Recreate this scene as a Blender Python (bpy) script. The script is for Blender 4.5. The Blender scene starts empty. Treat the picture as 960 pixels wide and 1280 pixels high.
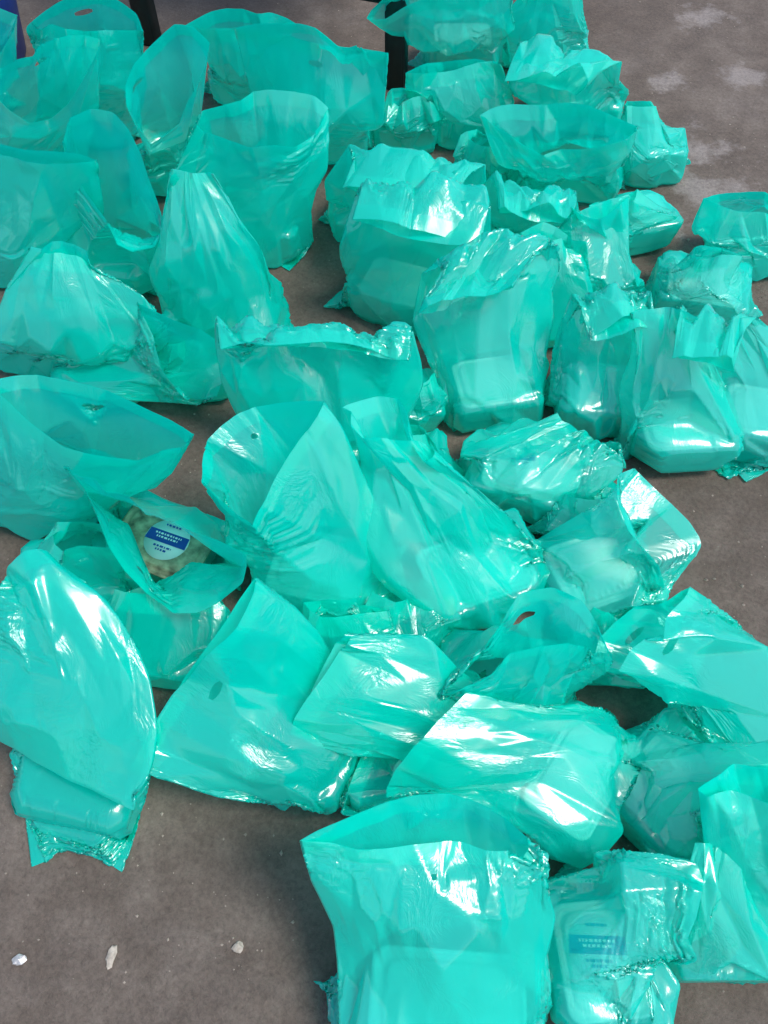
import bpy, bmesh, math, random, time
import numpy as np
from mathutils import Vector, Matrix

# ------------------------------------------------------------------ camera, sky, sun, exposure
scene = bpy.context.scene
col = scene.collection
R = math.radians
PITCH = 58.0
cam_data = bpy.data.cameras.new("camera")
cam = bpy.data.objects.new("camera", cam_data)
cam_data.sensor_fit = 'VERTICAL'
cam_data.angle = R(62.0)
cam_data.clip_start = 0.02
cam_data.clip_end = 400
cam.location = (0, 0, 1.15)
cam.rotation_euler = (R(90 - PITCH), 0, 0)
col.objects.link(cam)
scene.camera = cam

SUN_EL, SUN_AZ = 62.0, 112.0          # azimuth from +Y (away from the camera) towards +X
world = bpy.data.worlds.new("World")
scene.world = world
world.use_nodes = True
wn = world.node_tree
bg = wn.nodes["Background"]
sky = wn.nodes.new("ShaderNodeTexSky")
sky.sky_type = 'NISHITA'
sky.sun_disc = False
sky.sun_elevation = R(SUN_EL)
sky.sun_rotation = R(SUN_AZ)
sky.air_density = 1.0
sky.dust_density = 1.6
wn.links.new(sky.outputs[0], bg.inputs[0])
bg.inputs[1].default_value = 0.12
sun_data = bpy.data.lights.new("sun", 'SUN')
sun_data.energy = 1.65
sun_data.angle = R(19)
sun_data.color = (1.0, 0.96, 0.9)
sun = bpy.data.objects.new("sun", sun_data)
sd = Vector((math.sin(R(SUN_AZ)) * math.cos(R(SUN_EL)), math.cos(R(SUN_AZ)) * math.cos(R(SUN_EL)), math.sin(R(SUN_EL))))
sun.rotation_euler = sd.to_track_quat('Z', 'Y').to_euler()
sun.location = sd * 10
col.objects.link(sun)
scene.view_settings.view_transform = 'Standard'
scene.view_settings.look = 'None'
scene.view_settings.gamma = 1
scene.view_settings.use_curve_mapping = False
scene.view_settings.exposure = 0.70
scene.render.engine = 'CYCLES'
scene.cycles.max_bounces = 8
scene.cycles.transparent_max_bounces = 14
scene.cycles.transmission_bounces = 6
scene.cycles.diffuse_bounces = 4
scene.cycles.use_adaptive_sampling = True
scene.cycles.adaptive_threshold = 0.02
scene.cycles.glossy_bounces = 2
scene.cycles.use_denoising = True
scene.cycles.sample_clamp_indirect = 6

rng = np.random.default_rng(7)
random.seed(7)

# ------------------------------------------------------------------ materials
class NT:
    def __init__(self, name):
        self.m = bpy.data.materials.new(name)
        self.m.use_nodes = True
        self.t = self.m.node_tree
        self.t.nodes.clear()
        self.out = self.n("OutputMaterial")
    def n(self, kind, **kw):
        nd = self.t.nodes.new("ShaderNode" + kind)
        for k, v in kw.items():
            if k in nd.inputs.keys():
                nd.inputs[k].default_value = v
            else:
                setattr(nd, k, v)
        return nd
    def l(self, a, b):
        self.t.links.new(a, b)
    def ramp(self, src, stops):
        r = self.n("ValToRGB")
        cr = r.color_ramp
        while len(cr.elements) < len(stops):
            cr.elements.new(0.5)
        for e, (p, c) in zip(cr.elements, stops):
            e.position = p
            e.color = (c, c, c, 1) if not isinstance(c, tuple) else (*c, 1)
        self.l(src, r.inputs[0])
        return r
    def math(self, op, a, b=None):
        nd = self.n("Math", operation=op)
        for i, v in enumerate((a, b)):
            if v is None: continue
            if isinstance(v, (int, float)): nd.inputs[i].default_value = v
            else: self.l(v, nd.inputs[i])
        return nd.outputs[0]

def film_material(name, diff, trans, tint, clear):
    m = NT(name)
    uv = m.n("UVMap")
    # fine relief: hairline crinkle in film space (metres), stronger in some places than in others
    wv = m.n("TexNoise", Scale=14.0, Detail=1.0)
    m.l(uv.outputs[0], wv.inputs['Vector'])
    mv = m.n("MixRGB", blend_type='ADD'); mv.inputs[0].default_value = 0.10
    m.l(uv.outputs[0], mv.inputs[1]); m.l(wv.outputs['Color'], mv.inputs[2])
    mp = m.n("Mapping"); mp.inputs['Scale'].default_value = (60, 26, 1); mp.inputs['Rotation'].default_value = (0, 0, 0.5)
    m.l(mv.outputs[0], mp.inputs['Vector'])
    n1 = m.n("TexNoise", Scale=1.0, Detail=4.0, Roughness=0.62)
    m.l(mp.outputs[0], n1.inputs['Vector'])
    amp = m.n("TexNoise", Scale=11.0, Detail=1.0)
    m.l(uv.outputs[0], amp.inputs['Vector'])
    ampr = m.ramp(amp.outputs[0], [(0.44, 0.03), (0.66, 1.0)])
    h = m.math('MULTIPLY', m.math('ABSOLUTE', m.math('SUBTRACT', n1.outputs[0], 0.5)), ampr.outputs[0])
    bump = m.n("Bump", Strength=0.4, Distance=0.008)
    m.l(h, bump.inputs['Height'])
    d = m.n("BsdfDiffuse", Color=(*diff, 1)); m.l(bump.outputs[0], d.inputs['Normal'])
    t = m.n("BsdfTranslucent", Color=(*trans, 1)); m.l(bump.outputs[0], t.inputs['Normal'])
    s1 = m.n("MixShader"); s1.inputs[0].default_value = 0.48
    m.l(d.outputs[0], s1.inputs[1]); m.l(t.outputs[0], s1.inputs[2])
    tr = m.n("BsdfTransparent", Color=(*tint, 1))
    lw = m.n("LayerWeight", Blend=0.35)
    fac = m.ramp(lw.outputs['Facing'], [(0.0, clear), (0.95, clear * 0.25)])
    s2 = m.n("MixShader"); m.l(fac.outputs[0], s2.inputs[0])
    m.l(s1.outputs[0], s2.inputs[1]); m.l(tr.outputs[0], s2.inputs[2])
    g = m.n("BsdfGlossy", Color=(1, 1, 1, 1), Roughness=0.17); m.l(bump.outputs[0], g.inputs['Normal'])
    fr = m.n("LayerWeight", Blend=0.5); m.l(bump.outputs[0], fr.inputs['Normal'])
    f2 = m.math('ADD', m.math('MULTIPLY', m.math('POWER', fr.outputs['Facing'], 5.0), 0.5), 0.078)
    s3 = m.n("MixShader"); m.l(f2, s3.inputs[0])
    m.l(s2.outputs[0], s3.inputs[1]); m.l(g.outputs[0], s3.inputs[2])
    m.l(s3.outputs[0], m.out.inputs[0])
    return m.m

FILM_THIN = film_material("stretched_green_film", (0.0, 0.87, 0.735), (0.0, 0.94, 0.815), (0.60, 0.97, 0.91), 0.45)
FILM = film_material("green_film", (0.0, 0.87, 0.735), (0.0, 0.94, 0.815), (0.30, 0.97, 0.89), 0.42)

def plain(name, c, rough=0.5, spec=0.5, noise=0.0, scale=60.0, bump=0.0, metal=0.0):
    m = NT(name)
    b = m.n("BsdfPrincipled")
    b.inputs['Roughness'].default_value = rough
    b.inputs['Specular IOR Level'].default_value = spec
    b.inputs['Metallic'].default_value = metal
    tc = m.n("TexCoord")
    nz = m.n("TexNoise", Scale=scale, Detail=5.0)
    m.l(tc.outputs['Object'], nz.inputs['Vector'])
    lo = tuple(x * (1 - noise) for x in c); hi = tuple(min(1, x * (1 + noise)) for x in c)
    r = m.ramp(nz.outputs[0], [(0.3, lo), (0.7, hi)])
    m.l(r.outputs[0], b.inputs['Base Color'])
    if bump:
        bp = m.n("Bump", Strength=bump, Distance=0.003)
        m.l(nz.outputs[0], bp.inputs['Height']); m.l(bp.outputs[0], b.inputs['Normal'])
    m.l(b.outputs[0], m.out.inputs[0])
    return m.m

TUB = plain("tub_plastic", (0.74, 0.74, 0.68), 0.35, 0.5, 0.08, 25)
LID = plain("lid_plastic", (0.80, 0.81, 0.77), 0.3, 0.5, 0.06, 18)
STICK = plain("sticker_paper", (0.84, 0.86, 0.88), 0.5, 0.3, 0.02)
BLUE = plain("sticker_blue", (0.02, 0.07, 0.36), 0.5, 0.3, 0.05)
FOOD = plain("food", (0.36, 0.32, 0.22), 0.6, 0.3, 0.6, 70, 0.8)
METAL = plain("painted_steel", (0.012, 0.030, 0.032), 0.4, 0.5, 0.25, 40)
BIN = plain("blue_plastic", (0.008, 0.035, 0.20), 0.4, 0.5, 0.15, 20)
GRIT = plain("grit_stone", (0.27, 0.23, 0.19), 0.9, 0.2, 0.6, 3.0)
STONE = plain("pale_stone", (0.42, 0.37, 0.31), 0.9, 0.2, 0.35, 180, 0.6)
FOIL = plain("foil_scrap", (0.62, 0.60, 0.58), 0.45, 0.5, 0.2, 200, 0.3, 0.5)

def ground_material():
    m = NT("worn_concrete")
    tc = m.n("TexCoord"); P = tc.outputs['Object']
    b = m.n("BsdfPrincipled")
    def noise(scale, detail, rough=0.6, vec=None):
        n = m.n("TexNoise", Scale=scale, Detail=detail, Roughness=rough)
        m.l(vec or P, n.inputs['Vector']); return n.outputs[0]
    big = noise(1.7, 4)
    mid = noise(14, 6, 0.65)
    mr = m.n("Mapping"); mr.inputs['Rotation'].default_value = (0.4, 0.3, 0.7)
    m.l(P, mr.inputs['Vector'])
    warp = m.n("TexNoise", Scale=120.0, Detail=2.0); m.l(P, warp.inputs['Vector'])
    wadd = m.n("MixRGB", blend_type='ADD'); wadd.inputs[0].default_value = 0.006
    m.l(mr.outputs[0], wadd.inputs[1]); m.l(warp.outputs['Color'], wadd.inputs[2])
    fine = noise(150, 8, 0.8, wadd.outputs[0])
    grain = noise(700, 2, 0.5, wadd.outputs[0])
    base = m.ramp(m.math('ADD', m.math('MULTIPLY', big, 0.5), m.math('MULTIPLY', mid, 0.5)),
                  [(0.34, (0.086, 0.065, 0.050)), (0.5, (0.128, 0.100, 0.080)), (0.66, (0.195, 0.160, 0.133))])
    # pale scuffed patches where the skin of the floor is worn, streaked along x
    mp = m.n("Mapping"); mp.inputs['Scale'].default_value = (2.6, 4.5, 1)
    m.l(P, mp.inputs['Vector'])
    st = noise(1.6, 7, 0.72, mp.outputs[0])
    wear = m.ramp(st, [(0.52, 0.0), (0.70, 1.0)])
    # scraped patches on the open floor at the back right: centre x, y and half sizes
    sx = m.n("SeparateXYZ"); m.l(P, sx.inputs[0])
    spots = None
    for cx, cy, rx, ry in [(0.453, 1.880, 0.075, 0.050), (0.670, 1.899, 0.060, 0.045), (0.597, 1.636, 0.160, 0.075), (0.523, 1.448, 0.100, 0.070), (0.789, 2.174, 0.090, 0.050), (0.842, 1.921, 0.060, 0.040), (0.682, 1.503, 0.100, 0.050), (0.451, 1.287, 0.060, 0.040)]:
        ex = m.math('DIVIDE', m.math('SUBTRACT', sx.outputs[0], cx), rx); ey = m.math('DIVIDE', m.math('SUBTRACT', sx.outputs[1], cy), ry)
        d = m.math('SQRT', m.math('ADD', m.math('MULTIPLY', ex, ex), m.math('MULTIPLY', ey, ey)))
        w = m.math('SUBTRACT', 1.35, d)
        spots = w if spots is None else m.math('MAXIMUM', spots, w)
    rag = m.math('MULTIPLY', m.math('SUBTRACT', noise(9, 8, 0.75), 0.5), 6.5)
    patch = m.ramp(m.math('MULTIPLY', m.math('ADD', spots, rag), 0.5), [(0.12, 0.0), (0.55, 1.0)])
    wf = m.math('ADD', m.math('MULTIPLY', wear.outputs[0], 0.10), m.math('MULTIPLY', patch.outputs[0], 0.42))
    mx = m.n("MixRGB"); m.l(wf, mx.inputs[0]); m.l(base.outputs[0], mx.inputs[1])
    mx.inputs[2].default_value = (0.40, 0.36, 0.34, 1)
    sp = m.ramp(fine, [(0.30, 0.48), (0.5, 1.0), (0.72, 1.5)])
    m2 = m.n("MixRGB", blend_type='MULTIPLY'); m2.inputs[0].default_value = 0.8
    m.l(mx.outputs[0], m2.inputs[1]); m.l(sp.outputs[0], m2.inputs[2])
    m.l(m2.outputs[0], b.inputs['Base Color'])
    rr = m.ramp(mid, [(0.3, 0.62), (0.7, 0.85)])
    m.l(rr.outputs[0], b.inputs['Roughness'])
    b.inputs['Specular IOR Level'].default_value = 0.35
    hh = m.math('ADD', m.math('ADD', m.math('MULTIPLY', fine, 0.5), m.math('MULTIPLY', grain, 0.25)), m.math('MULTIPLY', mid, 0.6))
    bp = m.n("Bump", Strength=0.8, Distance=0.005)
    m.l(hh, bp.inputs['Height']); m.l(bp.outputs[0], b.inputs['Normal'])
    m.l(b.outputs[0], m.out.inputs[0])
    return m.m

# ------------------------------------------------------------------ object helpers
def link(name, me, mat, parent=None):
    o = bpy.data.objects.new(name, me)
    if mat is not None and not me.materials:
        me.materials.append(mat)
    col.objects.link(o)
    if parent is not None:
        o.parent = parent
    return o

def mesh_of(name, bm, smooth=True):
    me = bpy.data.meshes.new(name)
    bmesh.ops.recalc_face_normals(bm, faces=bm.faces)
    bm.to_mesh(me); bm.free()
    if smooth:
        me.polygons.foreach_set("use_smooth", [True] * len(me.polygons))
    return me

def thing(name, label, cat, loc=(0, 0, 0), rz=0.0, group=None):
    o = bpy.data.objects.new(name, None)
    o.empty_display_size = 0.05
    o.location = loc
    o.rotation_euler = (0, 0, rz)
    col.objects.link(o)
    tag(o, label, cat, group)
    return o

def tag(o, label, cat, group=None):
    o["label"] = label; o["category"] = cat
    if group: o["group"] = group

def rrect(l, w, r, n=5):
    pts = []
    for cx, cy, a0 in ((l/2-r, w/2-r, 0), (-l/2+r, w/2-r, 90), (-l/2+r, -w/2+r, 180), (l/2-r, -w/2+r, 270)):
        for k in range(n + 1):
            a = R(a0 + 90 * k / n)
            pts.append((cx + r * math.cos(a), cy + r * math.sin(a)))
    return pts

def loft(sections, cap0=True, cap1=True):
    """sections: (length, width, corner, z)"""
    bm = bmesh.new(); prev = None
    for i, (l, w, r, z) in enumerate(sections):
        ring = [bm.verts.new((x, y, z)) for x, y in rrect(l, w, r)]
        if prev:
            for k in range(len(ring)):
                k2 = (k + 1) % len(ring)
                bm.faces.new((prev[k], prev[k2], ring[k2], ring[k]))
        elif cap0:
            bm.faces.new(ring[::-1])
        prev = ring
    if cap1:
        bm.faces.new(prev)
    return bm

def box_bm(x0, x1, y0, y1, z0, z1, bev=0.004):
    bm = bmesh.new()
    bmesh.ops.create_cube(bm, size=1)
    for v in bm.verts:
        v.co = Vector(((x0+x1)/2 + v.co.x*(x1-x0), (y0+y1)/2 + v.co.y*(y1-y0), (z0+z1)/2 + v.co.z*(z1-z0)))
    bmesh.ops.bevel(bm, geom=bm.edges[:], offset=bev, segments=2, affect='EDGES')
    return bm

# ------------------------------------------------------------------ the floor
bm = bmesh.new()
bmesh.ops.create_grid(bm, x_segments=60, y_segments=60, size=60)
ground = link("ground", mesh_of("ground", bm, False), ground_material())
ground["kind"] = "structure"

# ------------------------------------------------------------------ bag shapes: flat film tubes settled over their boxes
BAGS = [  # label, rings from the bottom seam to the mouth (side fold, side fold, front, back, fullness) in metres, box (x, y, z, turn, length, width, height)
    dict(tag='A', label='green bag cut by the left edge of the photo, beside the blue bin', slack=1.01, box=(-0.941,1.796,0.006,0.000,0.160,0.120,0.060),
      rings=[((-1.074,1.796,0.004),(-0.808,1.796,0.004),(-0.941,1.792,0.004),(-0.941,1.800,0.004),1.00),
        ((-1.039,1.796,0.020),(-0.843,1.796,0.020),(-0.941,1.718,0.020),(-0.941,1.874,0.020),0.30),
        ((-1.039,1.796,0.072),(-0.843,1.796,0.072),(-0.941,1.718,0.072),(-0.941,1.874,0.072),0.30),
        ((-0.913,1.657,0.150),(-0.740,1.657,0.150),(-0.826,1.625,0.118),(-0.826,1.683,0.177),1.00),
        ((-0.838,1.619,0.260),(-0.674,1.585,0.270),(-0.725,1.504,0.250),(-0.753,1.667,0.280),1.00)]),
    dict(tag='B', label='green bag at the very back left, oval handle slot in its raised back sheet', slack=1.01, slot='B', box=(-0.635,1.707,0.006,-0.087,0.180,0.120,0.060),
      rings=[((-0.778,1.720,0.004),(-0.493,1.695,0.004),(-0.636,1.703,0.004),(-0.635,1.711,0.004),1.00),
        ((-0.743,1.717,0.020),(-0.528,1.698,0.020),(-0.642,1.629,0.020),(-0.629,1.785,0.020),0.30),
        ((-0.743,1.717,0.072),(-0.528,1.698,0.072),(-0.642,1.629,0.072),(-0.629,1.785,0.072),0.30),
        ((-0.685,1.632,0.190),(-0.458,1.603,0.190),(-0.576,1.584,0.174),(-0.567,1.651,0.206),1.00),
        ((-0.687,1.608,0.270),(-0.428,1.597,0.270),(-0.555,1.608,0.270),(-0.526,1.623,0.340),1.00)]),
    dict(tag='C', label='wide open green bag at the far left, round mouth showing its empty inside', slack=1.01, crush=0.6, folds=0.35, slot='B', rim=0.4, box=(-0.715,1.542,0.006,-0.140,0.170,0.120,0.060),
      rings=[((-0.852,1.561,0.004),(-0.579,1.523,0.004),(-0.716,1.538,0.004),(-0.715,1.546,0.004),1.00),
        ((-0.817,1.556,0.020),(-0.613,1.528,0.020),(-0.726,1.465,0.020),(-0.704,1.619,0.020),0.30),
        ((-0.817,1.556,0.072),(-0.613,1.528,0.072),(-0.726,1.465,0.072),(-0.704,1.619,0.072),0.30),
        ((-0.756,1.482,0.150),(-0.551,1.548,0.160),(-0.639,1.474,0.144),(-0.667,1.557,0.166),1.00),
        ((-0.715,1.475,0.249),(-0.520,1.576,0.271),(-0.592,1.362,0.240),(-0.628,1.542,0.280),0.70)]),
    dict(tag='D', label='green bag at the back with a tall arched mouth gaping towards the viewer', slack=1.01, crush=0.6, folds=0.35, slot='F', rim=0.5, box=(-0.434,1.542,0.006,0.611,0.150,0.110,0.060),
      rings=[((-0.539,1.469,0.004),(-0.329,1.616,0.004),(-0.432,1.539,0.004),(-0.436,1.545,0.004),1.00),
        ((-0.510,1.489,0.020),(-0.358,1.595,0.020),(-0.392,1.482,0.020),(-0.476,1.602,0.020),0.30),
        ((-0.510,1.489,0.072),(-0.358,1.595,0.072),(-0.392,1.482,0.072),(-0.476,1.602,0.072),0.30),
        ((-0.434,1.405,0.159),(-0.361,1.526,0.201),(-0.463,1.455,0.170),(-0.338,1.464,0.180),1.00),
        ((-0.402,1.340,0.236),(-0.342,1.462,0.364),(-0.438,1.420,0.300),(-0.304,1.405,0.330),0.60)]),
    dict(tag='L', label='green bag standing between the two dark table legs, behind the broad bag', slack=1.01, box=(-0.302,1.842,0.006,0.000,0.150,0.120,0.060),
      rings=[((-0.430,1.842,0.004),(-0.174,1.842,0.004),(-0.302,1.838,0.004),(-0.302,1.846,0.004),1.00),
        ((-0.395,1.842,0.020),(-0.209,1.842,0.020),(-0.302,1.764,0.020),(-0.302,1.920,0.020),0.30),
        ((-0.395,1.842,0.072),(-0.209,1.842,0.072),(-0.302,1.764,0.072),(-0.302,1.920,0.072),0.30),
        ((-0.363,1.750,0.120),(-0.224,1.750,0.120),(-0.293,1.725,0.104),(-0.293,1.776,0.136),1.00),
        ((-0.392,1.733,0.220),(-0.179,1.765,0.220),(-0.282,1.727,0.220),(-0.290,1.779,0.221),1.00)]),
    dict(tag='K', label='broad green bag in front of the table leg, back sheet standing up behind its front', slack=1.01, slot='F', box=(-0.138,1.636,0.006,0.070,0.190,0.120,0.060),
      rings=[((-0.286,1.626,0.004),(0.009,1.647,0.004),(-0.138,1.632,0.004),(-0.139,1.640,0.004),1.00),
        ((-0.251,1.629,0.020),(-0.026,1.644,0.020),(-0.133,1.559,0.020),(-0.144,1.714,0.020),0.30),
        ((-0.251,1.629,0.072),(-0.026,1.644,0.072),(-0.133,1.559,0.072),(-0.144,1.714,0.072),0.30),
        ((-0.258,1.577,0.150),(-0.001,1.505,0.160),(-0.139,1.504,0.140),(-0.120,1.575,0.169),1.00),
        ((-0.278,1.582,0.301),(0.029,1.509,0.279),(-0.087,1.537,0.280),(-0.108,1.558,0.320),0.80)]),
    dict(tag='E', label='tall green bag with a straight wide mouth like an open pocket, behind the narrow one', slack=1.01, crush=0.6, folds=0.35, box=(-0.262,1.356,0.006,-0.140,0.200,0.120,0.060),
      rings=[((-0.373,1.287,0.004),(-0.174,1.283,0.004),(-0.274,1.281,0.004),(-0.273,1.289,0.004),1.00),
        ((-0.379,1.373,0.020),(-0.146,1.340,0.020),(-0.273,1.279,0.020),(-0.252,1.433,0.020),0.30),
        ((-0.379,1.373,0.072),(-0.146,1.340,0.072),(-0.273,1.279,0.072),(-0.252,1.433,0.072),0.30),
        ((-0.390,1.340,0.149),(-0.100,1.360,0.171),(-0.242,1.306,0.166),(-0.247,1.387,0.155),1.00),
        ((-0.345,1.369,0.250),(-0.071,1.398,0.260),(-0.198,1.292,0.245),(-0.197,1.419,0.270),0.50)]),
    dict(tag='F', label='green bag with a dark diamond-shaped opening and a slit of a handle slot', slack=1.01, crush=0.6, folds=0.35, slot='F', box=(-0.499,1.243,0.006,-0.175,0.160,0.120,0.060),
      rings=[((-0.630,1.266,0.004),(-0.368,1.220,0.004),(-0.499,1.239,0.004),(-0.498,1.247,0.004),1.00),
        ((-0.595,1.260,0.020),(-0.402,1.226,0.020),(-0.512,1.166,0.020),(-0.485,1.320,0.020),0.30),
        ((-0.595,1.260,0.072),(-0.402,1.226,0.072),(-0.512,1.166,0.072),(-0.485,1.320,0.072),0.30),
        ((-0.558,1.288,0.150),(-0.384,1.197,0.150),(-0.492,1.203,0.144),(-0.454,1.275,0.155),1.00),
        ((-0.551,1.268,0.272),(-0.367,1.121,0.218),(-0.464,1.146,0.200),(-0.437,1.263,0.340),0.80)]),
    dict(tag='G', label='smooth green bag cut by the left edge, below the wide open round mouth', slack=1.01, crush=1.35, box=(-0.706,1.276,0.006,0.000,0.180,0.120,0.060),
      rings=[((-0.849,1.276,0.004),(-0.563,1.276,0.004),(-0.706,1.272,0.004),(-0.706,1.280,0.004),1.00),
        ((-0.814,1.276,0.020),(-0.598,1.276,0.020),(-0.706,1.198,0.020),(-0.706,1.354,0.020),0.30),
        ((-0.814,1.276,0.072),(-0.598,1.276,0.072),(-0.706,1.198,0.072),(-0.706,1.354,0.072),0.30),
        ((-0.779,1.264,0.150),(-0.482,1.237,0.150),(-0.634,1.206,0.143),(-0.627,1.287,0.156),1.00),
        ((-0.725,1.263,0.270),(-0.468,1.205,0.270),(-0.599,1.249,0.260),(-0.599,1.255,0.280),1.00)]),
    dict(tag='H', label='narrow upright green bag tapering to a flat blunt top', slack=1.01, crush=1.35, box=(-0.286,1.108,0.006,-0.209,0.180,0.120,0.060),
      rings=[((-0.426,1.137,0.004),(-0.146,1.078,0.004),(-0.287,1.104,0.004),(-0.285,1.112,0.004),1.00),
        ((-0.392,1.130,0.020),(-0.180,1.085,0.020),(-0.302,1.031,0.020),(-0.270,1.184,0.020),0.30),
        ((-0.392,1.130,0.072),(-0.180,1.085,0.072),(-0.302,1.031,0.072),(-0.270,1.184,0.072),0.30),
        ((-0.386,1.098,0.161),(-0.168,1.113,0.129),(-0.273,1.061,0.149),(-0.280,1.143,0.142),1.00),
        ((-0.371,1.123,0.230),(-0.212,1.116,0.220),(-0.292,1.098,0.232),(-0.291,1.141,0.218),1.00),
        ((-0.347,1.145,0.300),(-0.261,1.162,0.300),(-0.302,1.146,0.304),(-0.305,1.161,0.296),1.00)]),
    dict(tag='I', label='large slack green bag at the left edge, its right flank sloping down smoothly', slack=1.01, crush=1.35, box=(-0.570,1.059,0.006,-0.105,0.200,0.130,0.060),
      rings=[((-0.722,1.075,0.004),(-0.418,1.043,0.004),(-0.570,1.055,0.004),(-0.569,1.063,0.004),1.00),
        ((-0.687,1.071,0.020),(-0.452,1.046,0.020),(-0.578,0.976,0.020),(-0.561,1.141,0.020),0.30),
        ((-0.687,1.071,0.072),(-0.452,1.046,0.072),(-0.578,0.976,0.072),(-0.561,1.141,0.072),0.30),
        ((-0.637,0.992,0.130),(-0.322,0.974,0.120),(-0.483,0.941,0.109),(-0.477,1.018,0.138),1.00),
        ((-0.603,1.011,0.190),(-0.388,1.009,0.180),(-0.495,0.982,0.196),(-0.496,1.038,0.174),1.00),
        ((-0.548,1.033,0.250),(-0.426,1.026,0.240),(-0.491,1.040,0.240),(-0.484,1.039,0.260),1.00)]),
    dict(tag='J', label='green bag lying on its side with its dark open mouth towards the right', slack=1.01, box=(-0.485,0.984,0.006,-1.571,0.110,0.140,0.050),
      rings=[((-0.485,1.092,0.004),(-0.485,0.876,0.004),(-0.489,0.984,0.004),(-0.481,0.984,0.004),1.00),
        ((-0.485,1.057,0.020),(-0.485,0.911,0.020),(-0.573,0.984,0.020),(-0.397,0.984,0.020),0.30),
        ((-0.485,1.057,0.062),(-0.485,0.911,0.062),(-0.573,0.984,0.062),(-0.397,0.984,0.062),0.30),
        ((-0.410,1.004,0.122),(-0.370,0.903,0.048),(-0.400,0.939,0.099),(-0.380,0.968,0.071),1.00),
        ((-0.394,0.983,0.174),(-0.290,0.890,0.046),(-0.356,0.925,0.130),(-0.250,0.925,0.160),0.80)]),
    dict(tag='M', label='green bag half out of the top edge, dull box showing through', slack=1.01, crush=1.5, thin=1, box=(0.179,1.954,0.006,0.000,0.150,0.110,0.080),
      rings=[((0.051,1.954,0.004),(0.307,1.954,0.004),(0.179,1.950,0.004),(0.179,1.958,0.004),1.00),
        ((0.086,1.954,0.020),(0.272,1.954,0.020),(0.179,1.881,0.020),(0.179,2.027,0.020),0.30),
        ((0.086,1.954,0.092),(0.272,1.954,0.092),(0.179,1.881,0.092),(0.179,2.027,0.092),0.30),
        ((0.009,1.891,0.119),(0.281,1.829,0.161),(0.142,1.827,0.109),(0.147,1.887,0.166),1.00),
        ((-0.030,1.817,0.198),(0.280,1.844,0.252),(0.128,1.809,0.218),(0.122,1.852,0.232),1.00)]),
    dict(tag='N', label='crinkled pale green bag at the very top, behind the rounded one', slack=1.01, crush=1.5, box=(0.381,1.987,0.006,0.000,0.150,0.110,0.060),
      rings=[((0.253,1.987,0.004),(0.509,1.987,0.004),(0.381,1.983,0.004),(0.381,1.991,0.004),1.00),
        ((0.288,1.987,0.020),(0.474,1.987,0.020),(0.381,1.914,0.020),(0.381,2.060,0.020),0.30),
        ((0.288,1.987,0.072),(0.474,1.987,0.072),(0.381,1.914,0.072),(0.381,2.060,0.072),0.30),
        ((0.257,1.887,0.120),(0.462,1.939,0.120),(0.366,1.887,0.107),(0.353,1.939,0.133),1.00),
        ((0.284,1.895,0.200),(0.445,1.948,0.200),(0.374,1.893,0.202),(0.357,1.943,0.198),1.00)]),
    dict(tag='O', label='crushed green bag below the box bag at the top, folds running downwards', slack=1.01, crush=1.5, box=(0.190,1.693,0.006,0.000,0.140,0.110,0.060),
      rings=[((0.067,1.693,0.004),(0.313,1.693,0.004),(0.190,1.689,0.004),(0.190,1.697,0.004),1.00),
        ((0.102,1.693,0.020),(0.278,1.693,0.020),(0.190,1.620,0.020),(0.190,1.766,0.020),0.30),
        ((0.102,1.693,0.072),(0.278,1.693,0.072),(0.190,1.620,0.072),(0.190,1.766,0.072),0.30),
        ((0.033,1.651,0.110),(0.275,1.664,0.120),(0.156,1.621,0.106),(0.152,1.687,0.122),1.00),
        ((0.058,1.662,0.159),(0.246,1.668,0.181),(0.153,1.656,0.171),(0.152,1.674,0.169),1.00)]),
    dict(tag='P', label='rounded puffed green bag at the top right of the heap', slack=1.01, crush=1.5, box=(0.420,1.751,0.006,0.000,0.170,0.120,0.060),
      rings=[((0.282,1.751,0.004),(0.558,1.751,0.004),(0.420,1.747,0.004),(0.420,1.755,0.004),1.00),
        ((0.317,1.751,0.020),(0.523,1.751,0.020),(0.420,1.673,0.020),(0.420,1.829,0.020),0.30),
        ((0.317,1.751,0.072),(0.523,1.751,0.072),(0.420,1.673,0.072),(0.420,1.829,0.072),0.30),
        ((0.240,1.661,0.130),(0.511,1.676,0.130),(0.378,1.631,0.105),(0.374,1.700,0.151),1.00),
        ((0.261,1.679,0.220),(0.458,1.619,0.220),(0.357,1.641,0.207),(0.363,1.660,0.239),1.00),
        ((0.236,1.541,0.220),(0.382,1.531,0.210),(0.310,1.535,0.226),(0.308,1.537,0.200),1.00)]),
    dict(tag='Q', label='green bag whose mouth gapes sideways in a long thin fish-like slit', slack=1.01, crush=1.5, box=(0.376,1.516,0.006,0.000,0.170,0.120,0.060),
      rings=[((0.238,1.516,0.004),(0.514,1.516,0.004),(0.376,1.512,0.004),(0.376,1.520,0.004),1.00),
        ((0.273,1.516,0.020),(0.479,1.516,0.020),(0.376,1.438,0.020),(0.376,1.594,0.020),0.30),
        ((0.273,1.516,0.072),(0.479,1.516,0.072),(0.376,1.438,0.072),(0.376,1.594,0.072),0.30),
        ((0.237,1.429,0.120),(0.467,1.429,0.120),(0.352,1.395,0.103),(0.352,1.456,0.133),1.00),
        ((0.178,1.478,0.200),(0.475,1.431,0.190),(0.308,1.380,0.170),(0.331,1.465,0.220),0.80)]),
    dict(tag='R', label='small tight green bag around a box, beside the bare worn floor', slack=1.01, box=(0.548,1.569,0.006,0.209,0.110,0.110,0.070),
      rings=[((0.442,1.546,0.004),(0.653,1.591,0.004),(0.549,1.565,0.004),(0.547,1.572,0.004),1.00),
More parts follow.
